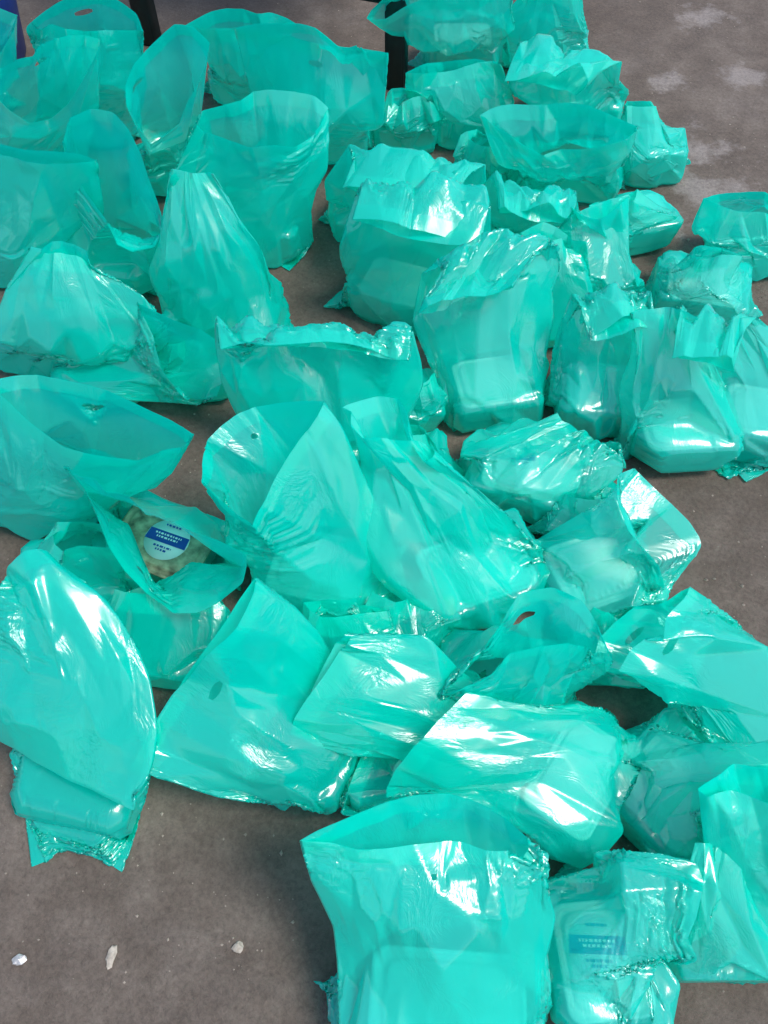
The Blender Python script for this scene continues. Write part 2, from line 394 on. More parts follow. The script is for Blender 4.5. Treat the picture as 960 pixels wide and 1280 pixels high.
        ((0.476,1.553,0.020),(0.619,1.584,0.020),(0.563,1.497,0.020),(0.533,1.640,0.020),0.30),
        ((0.476,1.553,0.082),(0.619,1.584,0.082),(0.563,1.497,0.082),(0.533,1.640,0.082),0.30),
        ((0.454,1.531,0.110),(0.573,1.531,0.110),(0.513,1.502,0.102),(0.513,1.560,0.118),1.00),
        ((0.466,1.532,0.160),(0.531,1.560,0.160),(0.504,1.533,0.166),(0.493,1.559,0.154),1.00)]),
    dict(tag='S', label='bunched green bag left of the long slit mouth, crumpled along its top', slack=1.01, crush=1.5, box=(0.000,1.392,0.006,-0.140,0.170,0.120,0.060),
      rings=[((-0.137,1.411,0.004),(0.137,1.373,0.004),(-0.001,1.388,0.004),(0.001,1.396,0.004),1.00),
        ((-0.102,1.406,0.020),(0.102,1.377,0.020),(-0.011,1.314,0.020),(0.011,1.469,0.020),0.30),
        ((-0.102,1.406,0.072),(0.102,1.377,0.072),(-0.011,1.314,0.072),(0.011,1.469,0.072),0.30),
        ((-0.121,1.346,0.130),(0.187,1.311,0.120),(0.028,1.295,0.109),(0.037,1.362,0.141),1.00),
        ((-0.048,1.326,0.250),(0.171,1.283,0.240),(0.059,1.295,0.234),(0.065,1.319,0.262),1.00),
        ((-0.073,1.235,0.230),(0.112,1.180,0.230),(0.019,1.206,0.241),(0.020,1.210,0.215),1.00)]),
    dict(tag='T', label='green bag with crumpled top corner, pale box pressing through its bottom left', slack=1.01, thin=1, box=(0.037,1.169,0.006,-0.349,0.170,0.120,0.060),
      rings=[((-0.127,1.154,0.004),(0.164,1.148,0.004),(0.017,1.147,0.004),(0.020,1.155,0.004),1.00),
        ((-0.059,1.204,0.020),(0.134,1.134,0.020),(0.011,1.095,0.020),(0.064,1.242,0.020),0.30),
        ((-0.059,1.204,0.072),(0.134,1.134,0.072),(0.011,1.095,0.072),(0.064,1.242,0.072),0.30),
        ((-0.094,1.142,0.130),(0.177,1.151,0.140),(0.043,1.109,0.133),(0.040,1.184,0.137),1.00),
        ((-0.066,1.157,0.210),(0.177,1.165,0.220),(0.056,1.131,0.220),(0.055,1.183,0.211),1.00),
        ((-0.030,1.207,0.280),(0.170,1.135,0.280),(0.072,1.176,0.290),(0.068,1.165,0.267),1.00),
        ((-0.057,1.103,0.260),(0.156,1.060,0.250),(0.049,1.079,0.264),(0.050,1.084,0.246),1.00)]),
    dict(tag='V', label='green bag with a soft folded hump behind the tall silvery one', slack=1.01, crush=1.5, box=(0.294,1.356,0.006,0.000,0.150,0.120,0.060),
      rings=[((0.166,1.356,0.004),(0.422,1.356,0.004),(0.294,1.352,0.004),(0.294,1.360,0.004),1.00),
        ((0.201,1.356,0.020),(0.387,1.356,0.020),(0.294,1.278,0.020),(0.294,1.434,0.020),0.30),
        ((0.201,1.356,0.072),(0.387,1.356,0.072),(0.294,1.278,0.072),(0.294,1.434,0.072),0.30),
        ((0.177,1.301,0.120),(0.361,1.301,0.120),(0.269,1.275,0.105),(0.269,1.327,0.135),1.00),
        ((0.168,1.289,0.210),(0.336,1.267,0.200),(0.254,1.286,0.217),(0.250,1.270,0.193),1.00),
        ((0.179,1.211,0.200),(0.318,1.181,0.190),(0.249,1.195,0.204),(0.248,1.197,0.186),1.00)]),
    dict(tag='V2', label='thin sliver of green bag squeezed between the tall silvery bag and the knotted one', slack=1.01, box=(0.309,1.118,0.006,0.000,0.110,0.110,0.060),
      rings=[((0.201,1.118,0.004),(0.417,1.118,0.004),(0.309,1.114,0.004),(0.309,1.122,0.004),1.00),
        ((0.236,1.118,0.020),(0.382,1.118,0.020),(0.309,1.045,0.020),(0.309,1.191,0.020),0.30),
        ((0.236,1.118,0.072),(0.382,1.118,0.072),(0.309,1.045,0.072),(0.309,1.191,0.072),0.30),
        ((0.229,1.113,0.120),(0.354,1.113,0.120),(0.292,1.084,0.126),(0.292,1.143,0.114),1.00),
        ((0.229,1.150,0.201),(0.345,1.134,0.179),(0.286,1.128,0.196),(0.288,1.163,0.182),1.00)]),
    dict(tag='W', label='low green bag over a box with a narrow upright fold on its left', slack=1.01, thin=1, box=(0.506,1.366,0.006,0.244,0.100,0.110,0.060),
      rings=[((0.406,1.341,0.004),(0.606,1.391,0.004),(0.507,1.362,0.004),(0.505,1.369,0.004),1.00),
        ((0.440,1.349,0.020),(0.572,1.382,0.020),(0.523,1.295,0.020),(0.488,1.436,0.020),0.30),
        ((0.440,1.349,0.072),(0.572,1.382,0.072),(0.523,1.295,0.072),(0.488,1.436,0.072),0.30),
        ((0.388,1.281,0.090),(0.522,1.322,0.090),(0.463,1.276,0.077),(0.447,1.328,0.103),1.00),
        ((0.375,1.295,0.120),(0.479,1.341,0.120),(0.434,1.303,0.135),(0.422,1.328,0.110),1.00)]),
    dict(tag='W2', label='upright folded strip of green bag left of the low box bag', slack=1.01, crush=1.5, box=(0.411,1.196,0.006,-0.349,0.100,0.090,0.050),
      rings=[((0.314,1.231,0.004),(0.508,1.161,0.004),(0.410,1.192,0.004),(0.412,1.200,0.004),1.00),
        ((0.347,1.219,0.020),(0.475,1.173,0.020),(0.389,1.137,0.020),(0.432,1.255,0.020),0.30),
        ((0.347,1.219,0.062),(0.475,1.173,0.062),(0.389,1.137,0.062),(0.432,1.255,0.062),0.30),
        ((0.305,1.154,0.121),(0.453,1.134,0.099),(0.376,1.122,0.111),(0.382,1.166,0.109),1.00),
        ((0.296,1.195,0.190),(0.392,1.222,0.200),(0.346,1.197,0.205),(0.341,1.226,0.181),1.00)]),
    dict(tag='X', label='green bag cut by the right edge at the top, away from the heap', slack=1.01, box=(0.711,1.299,0.006,0.140,0.150,0.120,0.060),
      rings=[((0.584,1.281,0.004),(0.837,1.317,0.004),(0.711,1.295,0.004),(0.710,1.303,0.004),1.00),
        ((0.618,1.286,0.020),(0.803,1.312,0.020),(0.721,1.221,0.020),(0.700,1.376,0.020),0.30),
        ((0.618,1.286,0.072),(0.803,1.312,0.072),(0.721,1.221,0.072),(0.700,1.376,0.072),0.30),
        ((0.555,1.259,0.100),(0.755,1.271,0.100),(0.657,1.229,0.090),(0.653,1.301,0.110),1.00),
        ((0.580,1.281,0.150),(0.730,1.271,0.140),(0.654,1.254,0.150),(0.656,1.298,0.140),1.00)]),
    dict(tag='Y', label='pale tightly stretched bag over a white box at the right', slack=1.01, thin=1, box=(0.581,1.169,0.006,-0.244,0.150,0.120,0.060),
      rings=[((0.457,1.200,0.004),(0.705,1.138,0.004),(0.580,1.165,0.004),(0.582,1.173,0.004),1.00),
        ((0.491,1.191,0.020),(0.671,1.146,0.020),(0.562,1.093,0.020),(0.600,1.244,0.020),0.30),
        ((0.491,1.191,0.072),(0.671,1.146,0.072),(0.562,1.093,0.072),(0.600,1.244,0.072),0.30),
        ((0.494,1.136,0.100),(0.594,1.115,0.100),(0.538,1.097,0.092),(0.550,1.153,0.108),1.00),
        ((0.526,1.146,0.140),(0.616,1.155,0.140),(0.573,1.138,0.147),(0.570,1.164,0.133),1.00)]),
    dict(tag='U', label='tall green bag leaning back with silvery glare over the box in its bottom', slack=1.01, thin=1, box=(0.180,0.939,0.006,0.175,0.140,0.120,0.060),
      rings=[((0.059,0.917,0.004),(0.301,0.960,0.004),(0.180,0.935,0.004),(0.179,0.943,0.004),1.00),
        ((0.093,0.923,0.020),(0.266,0.954,0.020),(0.193,0.862,0.020),(0.166,1.016,0.020),0.30),
        ((0.093,0.923,0.072),(0.266,0.954,0.072),(0.193,0.862,0.072),(0.166,1.016,0.072),0.30),
        ((0.056,0.966,0.120),(0.264,0.966,0.120),(0.160,0.934,0.140),(0.160,0.997,0.100),1.00),
        ((0.033,1.010,0.190),(0.274,1.028,0.200),(0.155,0.991,0.206),(0.152,1.040,0.187),1.00),
        ((0.076,1.004,0.260),(0.267,1.039,0.270),(0.170,1.029,0.270),(0.193,1.047,0.310),1.00),
        ((0.042,0.936,0.250),(0.194,0.946,0.260),(0.117,0.940,0.264),(0.119,0.942,0.240),1.00)]),
    dict(tag='Z', label='green bag left of the knotted pair, mouth dropped open at the top', slack=1.01, crush=1.5, box=(0.365,0.926,0.006,-0.105,0.140,0.120,0.060),
      rings=[((0.242,0.939,0.004),(0.487,0.914,0.004),(0.364,0.922,0.004),(0.365,0.930,0.004),1.00),
        ((0.277,0.936,0.020),(0.452,0.917,0.020),(0.357,0.849,0.020),(0.373,1.004,0.020),0.30),
        ((0.277,0.936,0.072),(0.452,0.917,0.072),(0.357,0.849,0.072),(0.373,1.004,0.072),0.30),
        ((0.255,0.948,0.120),(0.428,0.966,0.120),(0.346,0.922,0.133),(0.338,0.992,0.107),1.00),
        ((0.264,0.960,0.180),(0.419,0.969,0.180),(0.343,0.935,0.185),(0.340,0.986,0.176),1.00),
        ((0.281,0.970,0.240),(0.405,0.985,0.230),(0.343,0.986,0.247),(0.343,0.968,0.223),1.00),
        ((0.299,0.895,0.220),(0.406,0.930,0.220),(0.353,0.910,0.229),(0.352,0.915,0.205),1.00)]),
    dict(tag='AA', label='green bag drawn in at the neck over a white box, bare floor before it', slack=1.01, slot='F', thin=1, box=(0.478,0.845,0.006,0.070,0.150,0.120,0.065),
      rings=[((0.351,0.836,0.004),(0.606,0.854,0.004),(0.479,0.841,0.004),(0.478,0.849,0.004),1.00),
        ((0.385,0.838,0.020),(0.571,0.851,0.020),(0.484,0.767,0.020),(0.473,0.922,0.020),0.30),
        ((0.385,0.838,0.077),(0.571,0.851,0.077),(0.484,0.767,0.077),(0.473,0.922,0.077),0.30),
        ((0.366,0.872,0.130),(0.535,0.872,0.130),(0.450,0.837,0.143),(0.450,0.908,0.117),1.00),
        ((0.392,0.884,0.190),(0.483,0.887,0.190),(0.438,0.865,0.200),(0.437,0.906,0.180),1.00),
        ((0.359,0.913,0.230),(0.481,0.927,0.230),(0.422,0.904,0.245),(0.418,0.937,0.215),1.00)]),
    dict(tag='AB', label='green bag at the right edge, pointed bottom corner sticking out on the floor', slack=1.01, thin=1, box=(0.613,0.870,0.006,-0.262,0.130,0.120,0.065),
      rings=[((0.508,0.845,0.004),(0.595,0.758,0.004),(0.550,0.798,0.004),(0.552,0.805,0.004),1.00),
        ((0.533,0.891,0.020),(0.694,0.848,0.020),(0.593,0.794,0.020),(0.634,0.945,0.020),0.30),
        ((0.533,0.891,0.077),(0.694,0.848,0.077),(0.593,0.794,0.077),(0.634,0.945,0.077),0.30),
        ((0.478,0.888,0.130),(0.654,0.923,0.130),(0.573,0.874,0.150),(0.560,0.937,0.110),1.00),
        ((0.439,0.907,0.190),(0.595,0.934,0.190),(0.520,0.899,0.196),(0.513,0.942,0.184),1.00),
        ((0.429,0.937,0.250),(0.541,0.917,0.250),(0.486,0.932,0.260),(0.484,0.921,0.236),1.00),
        ((0.419,0.838,0.240),(0.511,0.824,0.230),(0.466,0.829,0.244),(0.464,0.834,0.220),1.00)]),
    dict(tag='AC', label='broad flat green bag in the centre, top edge folded over in a bright crease', slack=1.01, box=(-0.100,0.845,0.006,-0.087,0.220,0.130,0.060),
      rings=[((-0.263,0.859,0.004),(0.062,0.830,0.004),(-0.101,0.841,0.004),(-0.100,0.849,0.004),1.00),
        ((-0.228,0.856,0.020),(0.027,0.833,0.020),(-0.107,0.762,0.020),(-0.093,0.927,0.020),0.30),
        ((-0.228,0.856,0.072),(0.027,0.833,0.072),(-0.107,0.762,0.072),(-0.093,0.927,0.072),0.30),
        ((-0.241,0.832,0.140),(0.052,0.832,0.140),(-0.094,0.788,0.148),(-0.094,0.869,0.133),1.00),
        ((-0.255,0.880,0.220),(0.045,0.863,0.220),(-0.107,0.843,0.228),(-0.103,0.901,0.212),1.00),
        ((-0.251,0.889,0.290),(0.039,0.857,0.280),(-0.108,0.862,0.275),(-0.104,0.884,0.295),1.00),
        ((-0.225,0.828,0.276),(0.045,0.832,0.259),(-0.090,0.826,0.276),(-0.091,0.833,0.259),1.00)]),
    dict(tag='AD', label='small scrap of green bag showing between the centre bag and the silvery one', slack=1.01, box=(0.044,0.912,0.006,0.175,0.090,0.090,0.050),
      rings=[((-0.053,0.895,0.004),(0.140,0.929,0.004),(0.045,0.908,0.004),(0.043,0.916,0.004),1.00),
        ((-0.018,0.901,0.020),(0.106,0.923,0.020),(0.055,0.850,0.020),(0.033,0.974,0.020),0.30),
        ((-0.018,0.901,0.062),(0.106,0.923,0.062),(0.055,0.850,0.062),(0.033,0.974,0.062),0.30),
        ((0.002,0.890,0.090),(0.094,0.890,0.080),(0.047,0.868,0.081),(0.048,0.912,0.089),1.00),
        ((0.013,0.902,0.130),(0.078,0.901,0.120),(0.046,0.887,0.129),(0.045,0.916,0.121),1.00)]),
    dict(tag='AE', label='green bag at the left edge with its mouth lying open as a long triangle', slack=1.01, crush=0.6, folds=0.35, slot='B', rim=0.7, box=(-0.536,0.737,0.006,-0.140,0.180,0.120,0.060),
      rings=[((-0.678,0.757,0.004),(-0.394,0.717,0.004),(-0.536,0.733,0.004),(-0.535,0.741,0.004),1.00),
        ((-0.643,0.752,0.020),(-0.429,0.722,0.020),(-0.547,0.660,0.020),(-0.525,0.814,0.020),0.30),
        ((-0.643,0.752,0.072),(-0.429,0.722,0.072),(-0.547,0.660,0.072),(-0.525,0.814,0.072),0.30),
        ((-0.555,0.693,0.150),(-0.317,0.671,0.140),(-0.440,0.637,0.144),(-0.432,0.719,0.146),1.00),
        ((-0.535,0.755,0.271),(-0.233,0.678,0.249),(-0.400,0.657,0.220),(-0.360,0.733,0.280),0.80)]),
    dict(tag='AF', label='green bag spread open over a food box with a round white and blue sticker', slack=1.01, crush=0.6, folds=0.35, slot='F', rim=0.15, box=(-0.328,0.629,0.006,-0.419,0.170,0.120,0.060),
      rings=[((-0.454,0.685,0.004),(-0.202,0.573,0.004),(-0.330,0.625,0.004),(-0.326,0.632,0.004),1.00),
        ((-0.422,0.671,0.020),(-0.234,0.587,0.020),(-0.360,0.558,0.020),(-0.296,0.700,0.020),0.30),
        ((-0.422,0.671,0.072),(-0.234,0.587,0.072),(-0.360,0.558,0.072),(-0.296,0.700,0.072),0.30),
        ((-0.436,0.669,0.150),(-0.194,0.536,0.140),(-0.288,0.561,0.150),(-0.302,0.600,0.190),1.00),
        ((-0.413,0.640,0.251),(-0.171,0.505,0.234),(-0.275,0.479,0.130),(-0.287,0.554,0.270),0.80)]),
    dict(tag='AW', label='crumpled green scrap in the dark gap at the left edge', slack=1.01, box=(-0.452,0.584,0.006,0.175,0.140,0.110,0.050),
      rings=[((-0.573,0.562,0.004),(-0.331,0.605,0.004),(-0.452,0.580,0.004),(-0.453,0.587,0.004),1.00),
        ((-0.539,0.568,0.020),(-0.366,0.599,0.020),(-0.440,0.512,0.020),(-0.465,0.655,0.020),0.30),
        ((-0.539,0.568,0.062),(-0.366,0.599,0.062),(-0.440,0.512,0.062),(-0.465,0.655,0.062),0.30),
        ((-0.499,0.596,0.090),(-0.370,0.582,0.090),(-0.437,0.563,0.105),(-0.432,0.608,0.079),1.00),
        ((-0.478,0.624,0.120),(-0.366,0.603,0.120),(-0.425,0.597,0.135),(-0.419,0.630,0.105),1.00)]),
    dict(tag='AX', label='creased green bag tucked under the one with the sticker box', slack=1.01, box=(-0.306,0.480,0.006,-0.175,0.150,0.110,0.050),
      rings=[((-0.432,0.503,0.004),(-0.180,0.458,0.004),(-0.307,0.476,0.004),(-0.305,0.484,0.004),1.00),
        ((-0.398,0.496,0.020),(-0.214,0.464,0.020),(-0.319,0.408,0.020),(-0.293,0.552,0.020),0.30),
        ((-0.398,0.496,0.062),(-0.214,0.464,0.062),(-0.319,0.408,0.062),(-0.293,0.552,0.062),0.30),
        ((-0.385,0.500,0.080),(-0.219,0.487,0.080),(-0.304,0.475,0.103),(-0.301,0.513,0.057),1.00),
        ((-0.368,0.533,0.100),(-0.225,0.520,0.100),(-0.298,0.515,0.119),(-0.296,0.538,0.081),1.00)]),
    dict(tag='AI', label='small low bag over a box with a blue mark, right of centre', slack=1.01, thin=1, box=(0.233,0.761,0.006,-0.314,0.170,0.130,0.060),
      rings=[((0.102,0.804,0.004),(0.364,0.719,0.004),(0.232,0.758,0.004),(0.234,0.765,0.004),1.00),
        ((0.135,0.793,0.020),(0.331,0.730,0.020),(0.207,0.682,0.020),(0.259,0.840,0.020),0.30),
        ((0.135,0.793,0.072),(0.331,0.730,0.072),(0.207,0.682,0.072),(0.259,0.840,0.072),0.30),
        ((0.108,0.756,0.080),(0.373,0.752,0.085),(0.239,0.727,0.109),(0.241,0.780,0.056),1.00),
        ((0.211,0.819,0.110),(0.360,0.778,0.110),(0.285,0.795,0.132),(0.286,0.801,0.088),1.00),
        ((0.255,0.831,0.122),(0.374,0.752,0.058),(0.323,0.795,0.101),(0.306,0.787,0.079),1.00)]),
    dict(tag='AH', label='green bag with a shiny crinkled flank, its neck pulled to the upper left', slack=1.01, crush=1.35, box=(0.133,0.584,0.006,0.349,0.180,0.130,0.065),
      rings=[((-0.002,0.535,0.004),(0.267,0.632,0.004),(0.134,0.580,0.004),(0.131,0.587,0.004),1.00),
        ((0.031,0.547,0.020),(0.234,0.620,0.020),(0.161,0.506,0.020),(0.104,0.662,0.020),0.30),
        ((0.031,0.547,0.077),(0.234,0.620,0.077),(0.161,0.506,0.077),(0.104,0.662,0.077),0.30),
        ((-0.028,0.570,0.111),(0.225,0.596,0.089),(0.103,0.551,0.119),(0.093,0.615,0.081),1.00),
        ((-0.026,0.631,0.202),(0.168,0.635,0.148),(0.076,0.608,0.191),(0.067,0.652,0.163),1.00),
        ((-0.033,0.674,0.261),(0.089,0.640,0.219),(0.025,0.643,0.244),(0.031,0.671,0.236),1.00),
        ((-0.045,0.703,0.302),(0.074,0.636,0.248),(0.008,0.656,0.277),(0.021,0.683,0.273),1.00)]),
    dict(tag='AG', label='big green bag in the middle, sharp peak on top and round open side', slack=1.01, crush=0.6, folds=0.35, slot='B', cut=(0.007, 0.004), box=(-0.084,0.584,0.006,-0.244,0.180,0.130,0.065),
      rings=[((-0.223,0.618,0.004),(0.054,0.549,0.004),(-0.085,0.580,0.004),(-0.083,0.587,0.004),1.00),
        ((-0.189,0.610,0.020),(0.020,0.557,0.020),(-0.104,0.503,0.020),(-0.064,0.664,0.020),0.30),
        ((-0.189,0.610,0.077),(0.020,0.557,0.077),(-0.104,0.503,0.077),(-0.064,0.664,0.077),0.30),
        ((-0.200,0.560,0.150),(0.007,0.600,0.150),(-0.089,0.539,0.167),(-0.103,0.615,0.136),1.00),
        ((-0.247,0.615,0.237),(-0.069,0.691,0.333),(-0.152,0.563,0.230),(-0.187,0.693,0.280),0.80)]),
    dict(tag='AJ', label='green bag with a clear see-through corner lying on bare floor at the right', slack=1.01, thin=1, box=(0.308,0.584,0.006,-1.222,0.130,0.150,0.060),
      rings=[((0.267,0.694,0.004),(0.348,0.473,0.004),(0.304,0.582,0.004),(0.311,0.585,0.004),1.00),
        ((0.279,0.662,0.020),(0.336,0.506,0.020),(0.220,0.552,0.020),(0.395,0.615,0.020),0.30),
        ((0.279,0.662,0.072),(0.336,0.506,0.072),(0.220,0.552,0.072),(0.395,0.615,0.072),0.30),
        ((0.289,0.635,0.142),(0.353,0.505,0.088),(0.311,0.559,0.131),(0.331,0.582,0.099),1.00),
        ((0.337,0.672,0.174),(0.394,0.532,0.067),(0.342,0.581,0.170),(0.476,0.600,0.100),1.50)]),
    dict(tag='AY', label='flattened green bag between the middle bag and the one with a raised peak', slack=1.01, box=(-0.057,0.468,0.006,0.000,0.130,0.110,0.050),
      rings=[((-0.175,0.468,0.004),(0.061,0.468,0.004),(-0.057,0.464,0.004),(-0.057,0.472,0.004),1.00),
        ((-0.140,0.468,0.020),(0.026,0.468,0.020),(-0.057,0.395,0.020),(-0.057,0.541,0.020),0.30),
        ((-0.140,0.468,0.062),(0.026,0.468,0.062),(-0.057,0.395,0.062),(-0.057,0.541,0.062),0.30),
        ((-0.122,0.482,0.080),(0.015,0.470,0.080),(-0.055,0.458,0.094),(-0.052,0.494,0.066),1.00),
        ((-0.107,0.503,0.100),(0.004,0.490,0.100),(-0.053,0.481,0.116),(-0.050,0.512,0.084),1.00)]),
    dict(tag='AO', label='green bag with slotted back sheet, mouth sagging open just right of centre', slack=1.01, slot='B', box=(0.157,0.414,0.006,-0.140,0.160,0.120,0.060),
      rings=[((0.025,0.433,0.004),(0.289,0.396,0.004),(0.156,0.410,0.004),(0.158,0.418,0.004),1.00),
        ((0.060,0.428,0.020),(0.254,0.401,0.020),(0.146,0.337,0.020),(0.168,0.492,0.020),0.30),
        ((0.060,0.428,0.072),(0.254,0.401,0.072),(0.146,0.337,0.072),(0.168,0.492,0.072),0.30),
        ((0.069,0.373,0.135),(0.272,0.398,0.140),(0.172,0.372,0.133),(0.169,0.400,0.142),1.00),
        ((0.073,0.361,0.149),(0.279,0.411,0.171),(0.179,0.394,0.200),(0.164,0.476,0.260),1.10)]),
    dict(tag='AP', label='green bag at the right edge with two oval handle slots by its open mouth', slack=1.01, crush=1.35, slot='FB', box=(0.472,0.391,0.006,1.396,0.140,0.150,0.065),
      rings=[((0.451,0.270,0.004),(0.493,0.512,0.004),(0.476,0.391,0.004),(0.468,0.392,0.004),1.00),
        ((0.457,0.305,0.020),(0.487,0.478,0.020),(0.563,0.375,0.020),(0.380,0.407,0.020),0.30),
        ((0.457,0.305,0.077),(0.487,0.478,0.077),(0.563,0.375,0.077),(0.380,0.407,0.077),0.30),
        ((0.360,0.332,0.129),(0.442,0.473,0.161),(0.413,0.390,0.169),(0.392,0.412,0.127),1.00),
        ((0.302,0.374,0.128),(0.392,0.481,0.192),(0.308,0.412,0.200),(0.262,0.441,0.170),0.80)]),
    dict(tag='AL', label='green bag under the leaning one, flat bottom corner out on the floor', slack=1.01, crush=0.25, folds=0.4, box=(-0.388,0.298,0.006,-0.209,0.150,0.120,0.050),
      rings=[((-0.448,0.188,0.004),(-0.324,0.195,0.004),(-0.387,0.188,0.004),(-0.385,0.196,0.004),1.00),
        ((-0.479,0.318,0.020),(-0.297,0.279,0.020),(-0.405,0.222,0.020),(-0.372,0.375,0.020),0.30),
        ((-0.479,0.318,0.062),(-0.297,0.279,0.062),(-0.405,0.222,0.062),(-0.372,0.375,0.062),0.30),
        ((-0.454,0.311,0.050),(-0.287,0.300,0.050),(-0.370,0.309,0.064),(-0.371,0.300,0.028),1.00),
        ((-0.444,0.342,0.050),(-0.304,0.342,0.050),(-0.374,0.342,0.065),(-0.374,0.342,0.035),1.00)]),
    dict(tag='AK', label='large green bag leaning over at the bottom left edge, long silvery glare', slack=1.01, crush=1.35, box=None,
      rings=[((-0.561,0.365,0.090),(-0.303,0.231,0.100),(-0.433,0.296,0.097),(-0.431,0.300,0.093),1.00),
        ((-0.546,0.388,0.140),(-0.275,0.284,0.140),(-0.417,0.319,0.164),(-0.406,0.349,0.122),0.60),
        ((-0.532,0.434,0.180),(-0.253,0.359,0.170),(-0.397,0.376,0.206),(-0.388,0.417,0.144),1.00),
        ((-0.510,0.461,0.220),(-0.332,0.461,0.220),(-0.421,0.449,0.239),(-0.421,0.474,0.201),1.00),
        ((-0.502,0.471,0.230),(-0.383,0.501,0.240),(-0.442,0.481,0.245),(-0.443,0.491,0.225),1.00)]),
    dict(tag='AM', label='green bag with raised peak and slit slot, mouth edge lying to the lower left', slack=1.01, crush=1.35, slot='F', box=(-0.103,0.347,0.006,1.187,0.150,0.140,0.060),
      rings=[((-0.138,0.260,0.004),(-0.069,0.433,0.004),(-0.100,0.345,0.004),(-0.107,0.348,0.004),1.00),
        ((-0.138,0.260,0.020),(-0.069,0.433,0.020),(-0.022,0.314,0.020),(-0.185,0.380,0.020),0.30),
        ((-0.138,0.260,0.072),(-0.069,0.433,0.072),(-0.022,0.314,0.072),(-0.185,0.380,0.072),0.30),
        ((-0.154,0.247,0.047),(-0.053,0.415,0.133),(-0.095,0.322,0.098),(-0.120,0.350,0.073),0.60),
        ((-0.234,0.259,0.086),(-0.101,0.450,0.204),(-0.162,0.345,0.155),(-0.175,0.369,0.130),1.00),
        ((-0.315,0.269,0.115),(-0.146,0.474,0.265),(-0.228,0.365,0.196),(-0.233,0.378,0.184),1.00)]),
    dict(tag='AN', label='green bag spread with a flat bright triangular fold beside the raised peak', slack=1.01, crush=1.35, box=(0.087,0.341,0.006,1.047,0.140,0.120,0.050),
      rings=[((0.025,0.235,0.004),(0.148,0.448,0.004),(0.090,0.339,0.004),(0.083,0.343,0.004),1.00),
        ((0.043,0.265,0.020),(0.131,0.417,0.020),(0.154,0.302,0.020),(0.019,0.380,0.020),0.30),
        ((0.043,0.265,0.062),(0.131,0.417,0.062),(0.154,0.302,0.062),(0.019,0.380,0.062),0.30),
        ((0.017,0.298,0.098),(0.097,0.394,0.152),(0.066,0.331,0.139),(0.048,0.362,0.111),1.00),
        ((-0.071,0.294,0.097),(0.047,0.429,0.203),(-0.011,0.352,0.162),(-0.012,0.371,0.138),1.00),
        ((-0.110,0.305,0.086),(-0.031,0.427,0.204),(-0.072,0.360,0.152),(-0.069,0.376,0.134),1.00)]),
    dict(tag='AZ', label='thin dark green bag end sticking out on the floor near the bottom centre', slack=1.01, box=(0.000,0.314,0.006,0.262,0.100,0.090,0.040),
      rings=[((-0.099,0.287,0.004),(0.099,0.341,0.004),(0.001,0.310,0.004),(-0.001,0.318,0.004),1.00),
        ((-0.066,0.297,0.020),(0.066,0.332,0.020),(0.016,0.253,0.020),(-0.016,0.375,0.020),0.30),
        ((-0.066,0.297,0.052),(0.066,0.332,0.052),(0.016,0.253,0.052),(-0.016,0.375,0.052),0.30),
        ((-0.085,0.279,0.029),(-0.008,0.312,0.051),(-0.053,0.308,0.045),(-0.040,0.283,0.035),1.00),
        ((-0.087,0.263,0.011),(-0.034,0.318,0.051),(-0.064,0.289,0.037),(-0.057,0.292,0.025),1.00)]),
    dict(tag='AQ', label='green bag over a long box, glare on its lid, above the squat bag', slack=1.01, thin=1, box=(0.246,0.288,0.006,0.960,0.160,0.110,0.060),
      rings=[((0.169,0.179,0.004),(0.322,0.397,0.004),(0.249,0.286,0.004),(0.242,0.290,0.004),1.00),
        ((0.189,0.208,0.020),(0.302,0.368,0.020),(0.305,0.246,0.020),(0.186,0.330,0.020),0.30),
        ((0.189,0.208,0.072),(0.302,0.368,0.072),(0.305,0.246,0.072),(0.186,0.330,0.072),0.30),
        ((0.128,0.233,0.110),(0.262,0.369,0.110),(0.204,0.292,0.137),(0.186,0.310,0.083),1.00),
        ((0.034,0.245,0.098),(0.159,0.343,0.152),(0.097,0.286,0.138),(0.095,0.307,0.106),1.00),
        ((-0.019,0.262,0.088),(0.110,0.350,0.162),(0.044,0.301,0.133),(0.047,0.314,0.112),1.00)]),
    dict(tag='AR', label='green bag tight over a pale square box, neck pulled to the right edge', slack=1.01, slot='F', thin=1, box=(0.365,0.270,0.006,-0.838,0.140,0.140,0.060),
      rings=[((0.283,0.362,0.004),(0.448,0.179,0.004),(0.362,0.268,0.004),(0.368,0.273,0.004),1.00),
        ((0.307,0.336,0.020),(0.424,0.205,0.020),(0.300,0.211,0.020),(0.431,0.329,0.020),0.30),
        ((0.307,0.336,0.072),(0.424,0.205,0.072),(0.300,0.211,0.072),(0.431,0.329,0.072),0.30),
        ((0.385,0.348,0.095),(0.362,0.201,0.085),(0.353,0.259,0.115),(0.427,0.273,0.060),1.00),
        ((0.407,0.313,0.121),(0.404,0.227,0.099),(0.399,0.265,0.131),(0.410,0.274,0.096),1.00),
        ((0.464,0.312,0.141),(0.478,0.218,0.099),(0.469,0.259,0.133),(0.474,0.272,0.107),1.00)]),
    dict(tag='AV', label='green bag cut by the right edge at the bottom', slack=1.01, box=(0.492,0.156,0.006,0.000,0.160,0.120,0.060),
      rings=[((0.343,0.076,0.004),(0.538,0.090,0.004),(0.441,0.079,0.004),(0.441,0.087,0.004),1.00),
        ((0.394,0.156,0.020),(0.590,0.156,0.020),(0.492,0.078,0.020),(0.492,0.234,0.020),0.30),
        ((0.394,0.156,0.072),(0.590,0.156,0.072),(0.492,0.078,0.072),(0.492,0.234,0.072),0.30),
        ((0.367,0.173,0.120),(0.512,0.173,0.120),(0.440,0.140,0.138),(0.440,0.206,0.102),1.00),
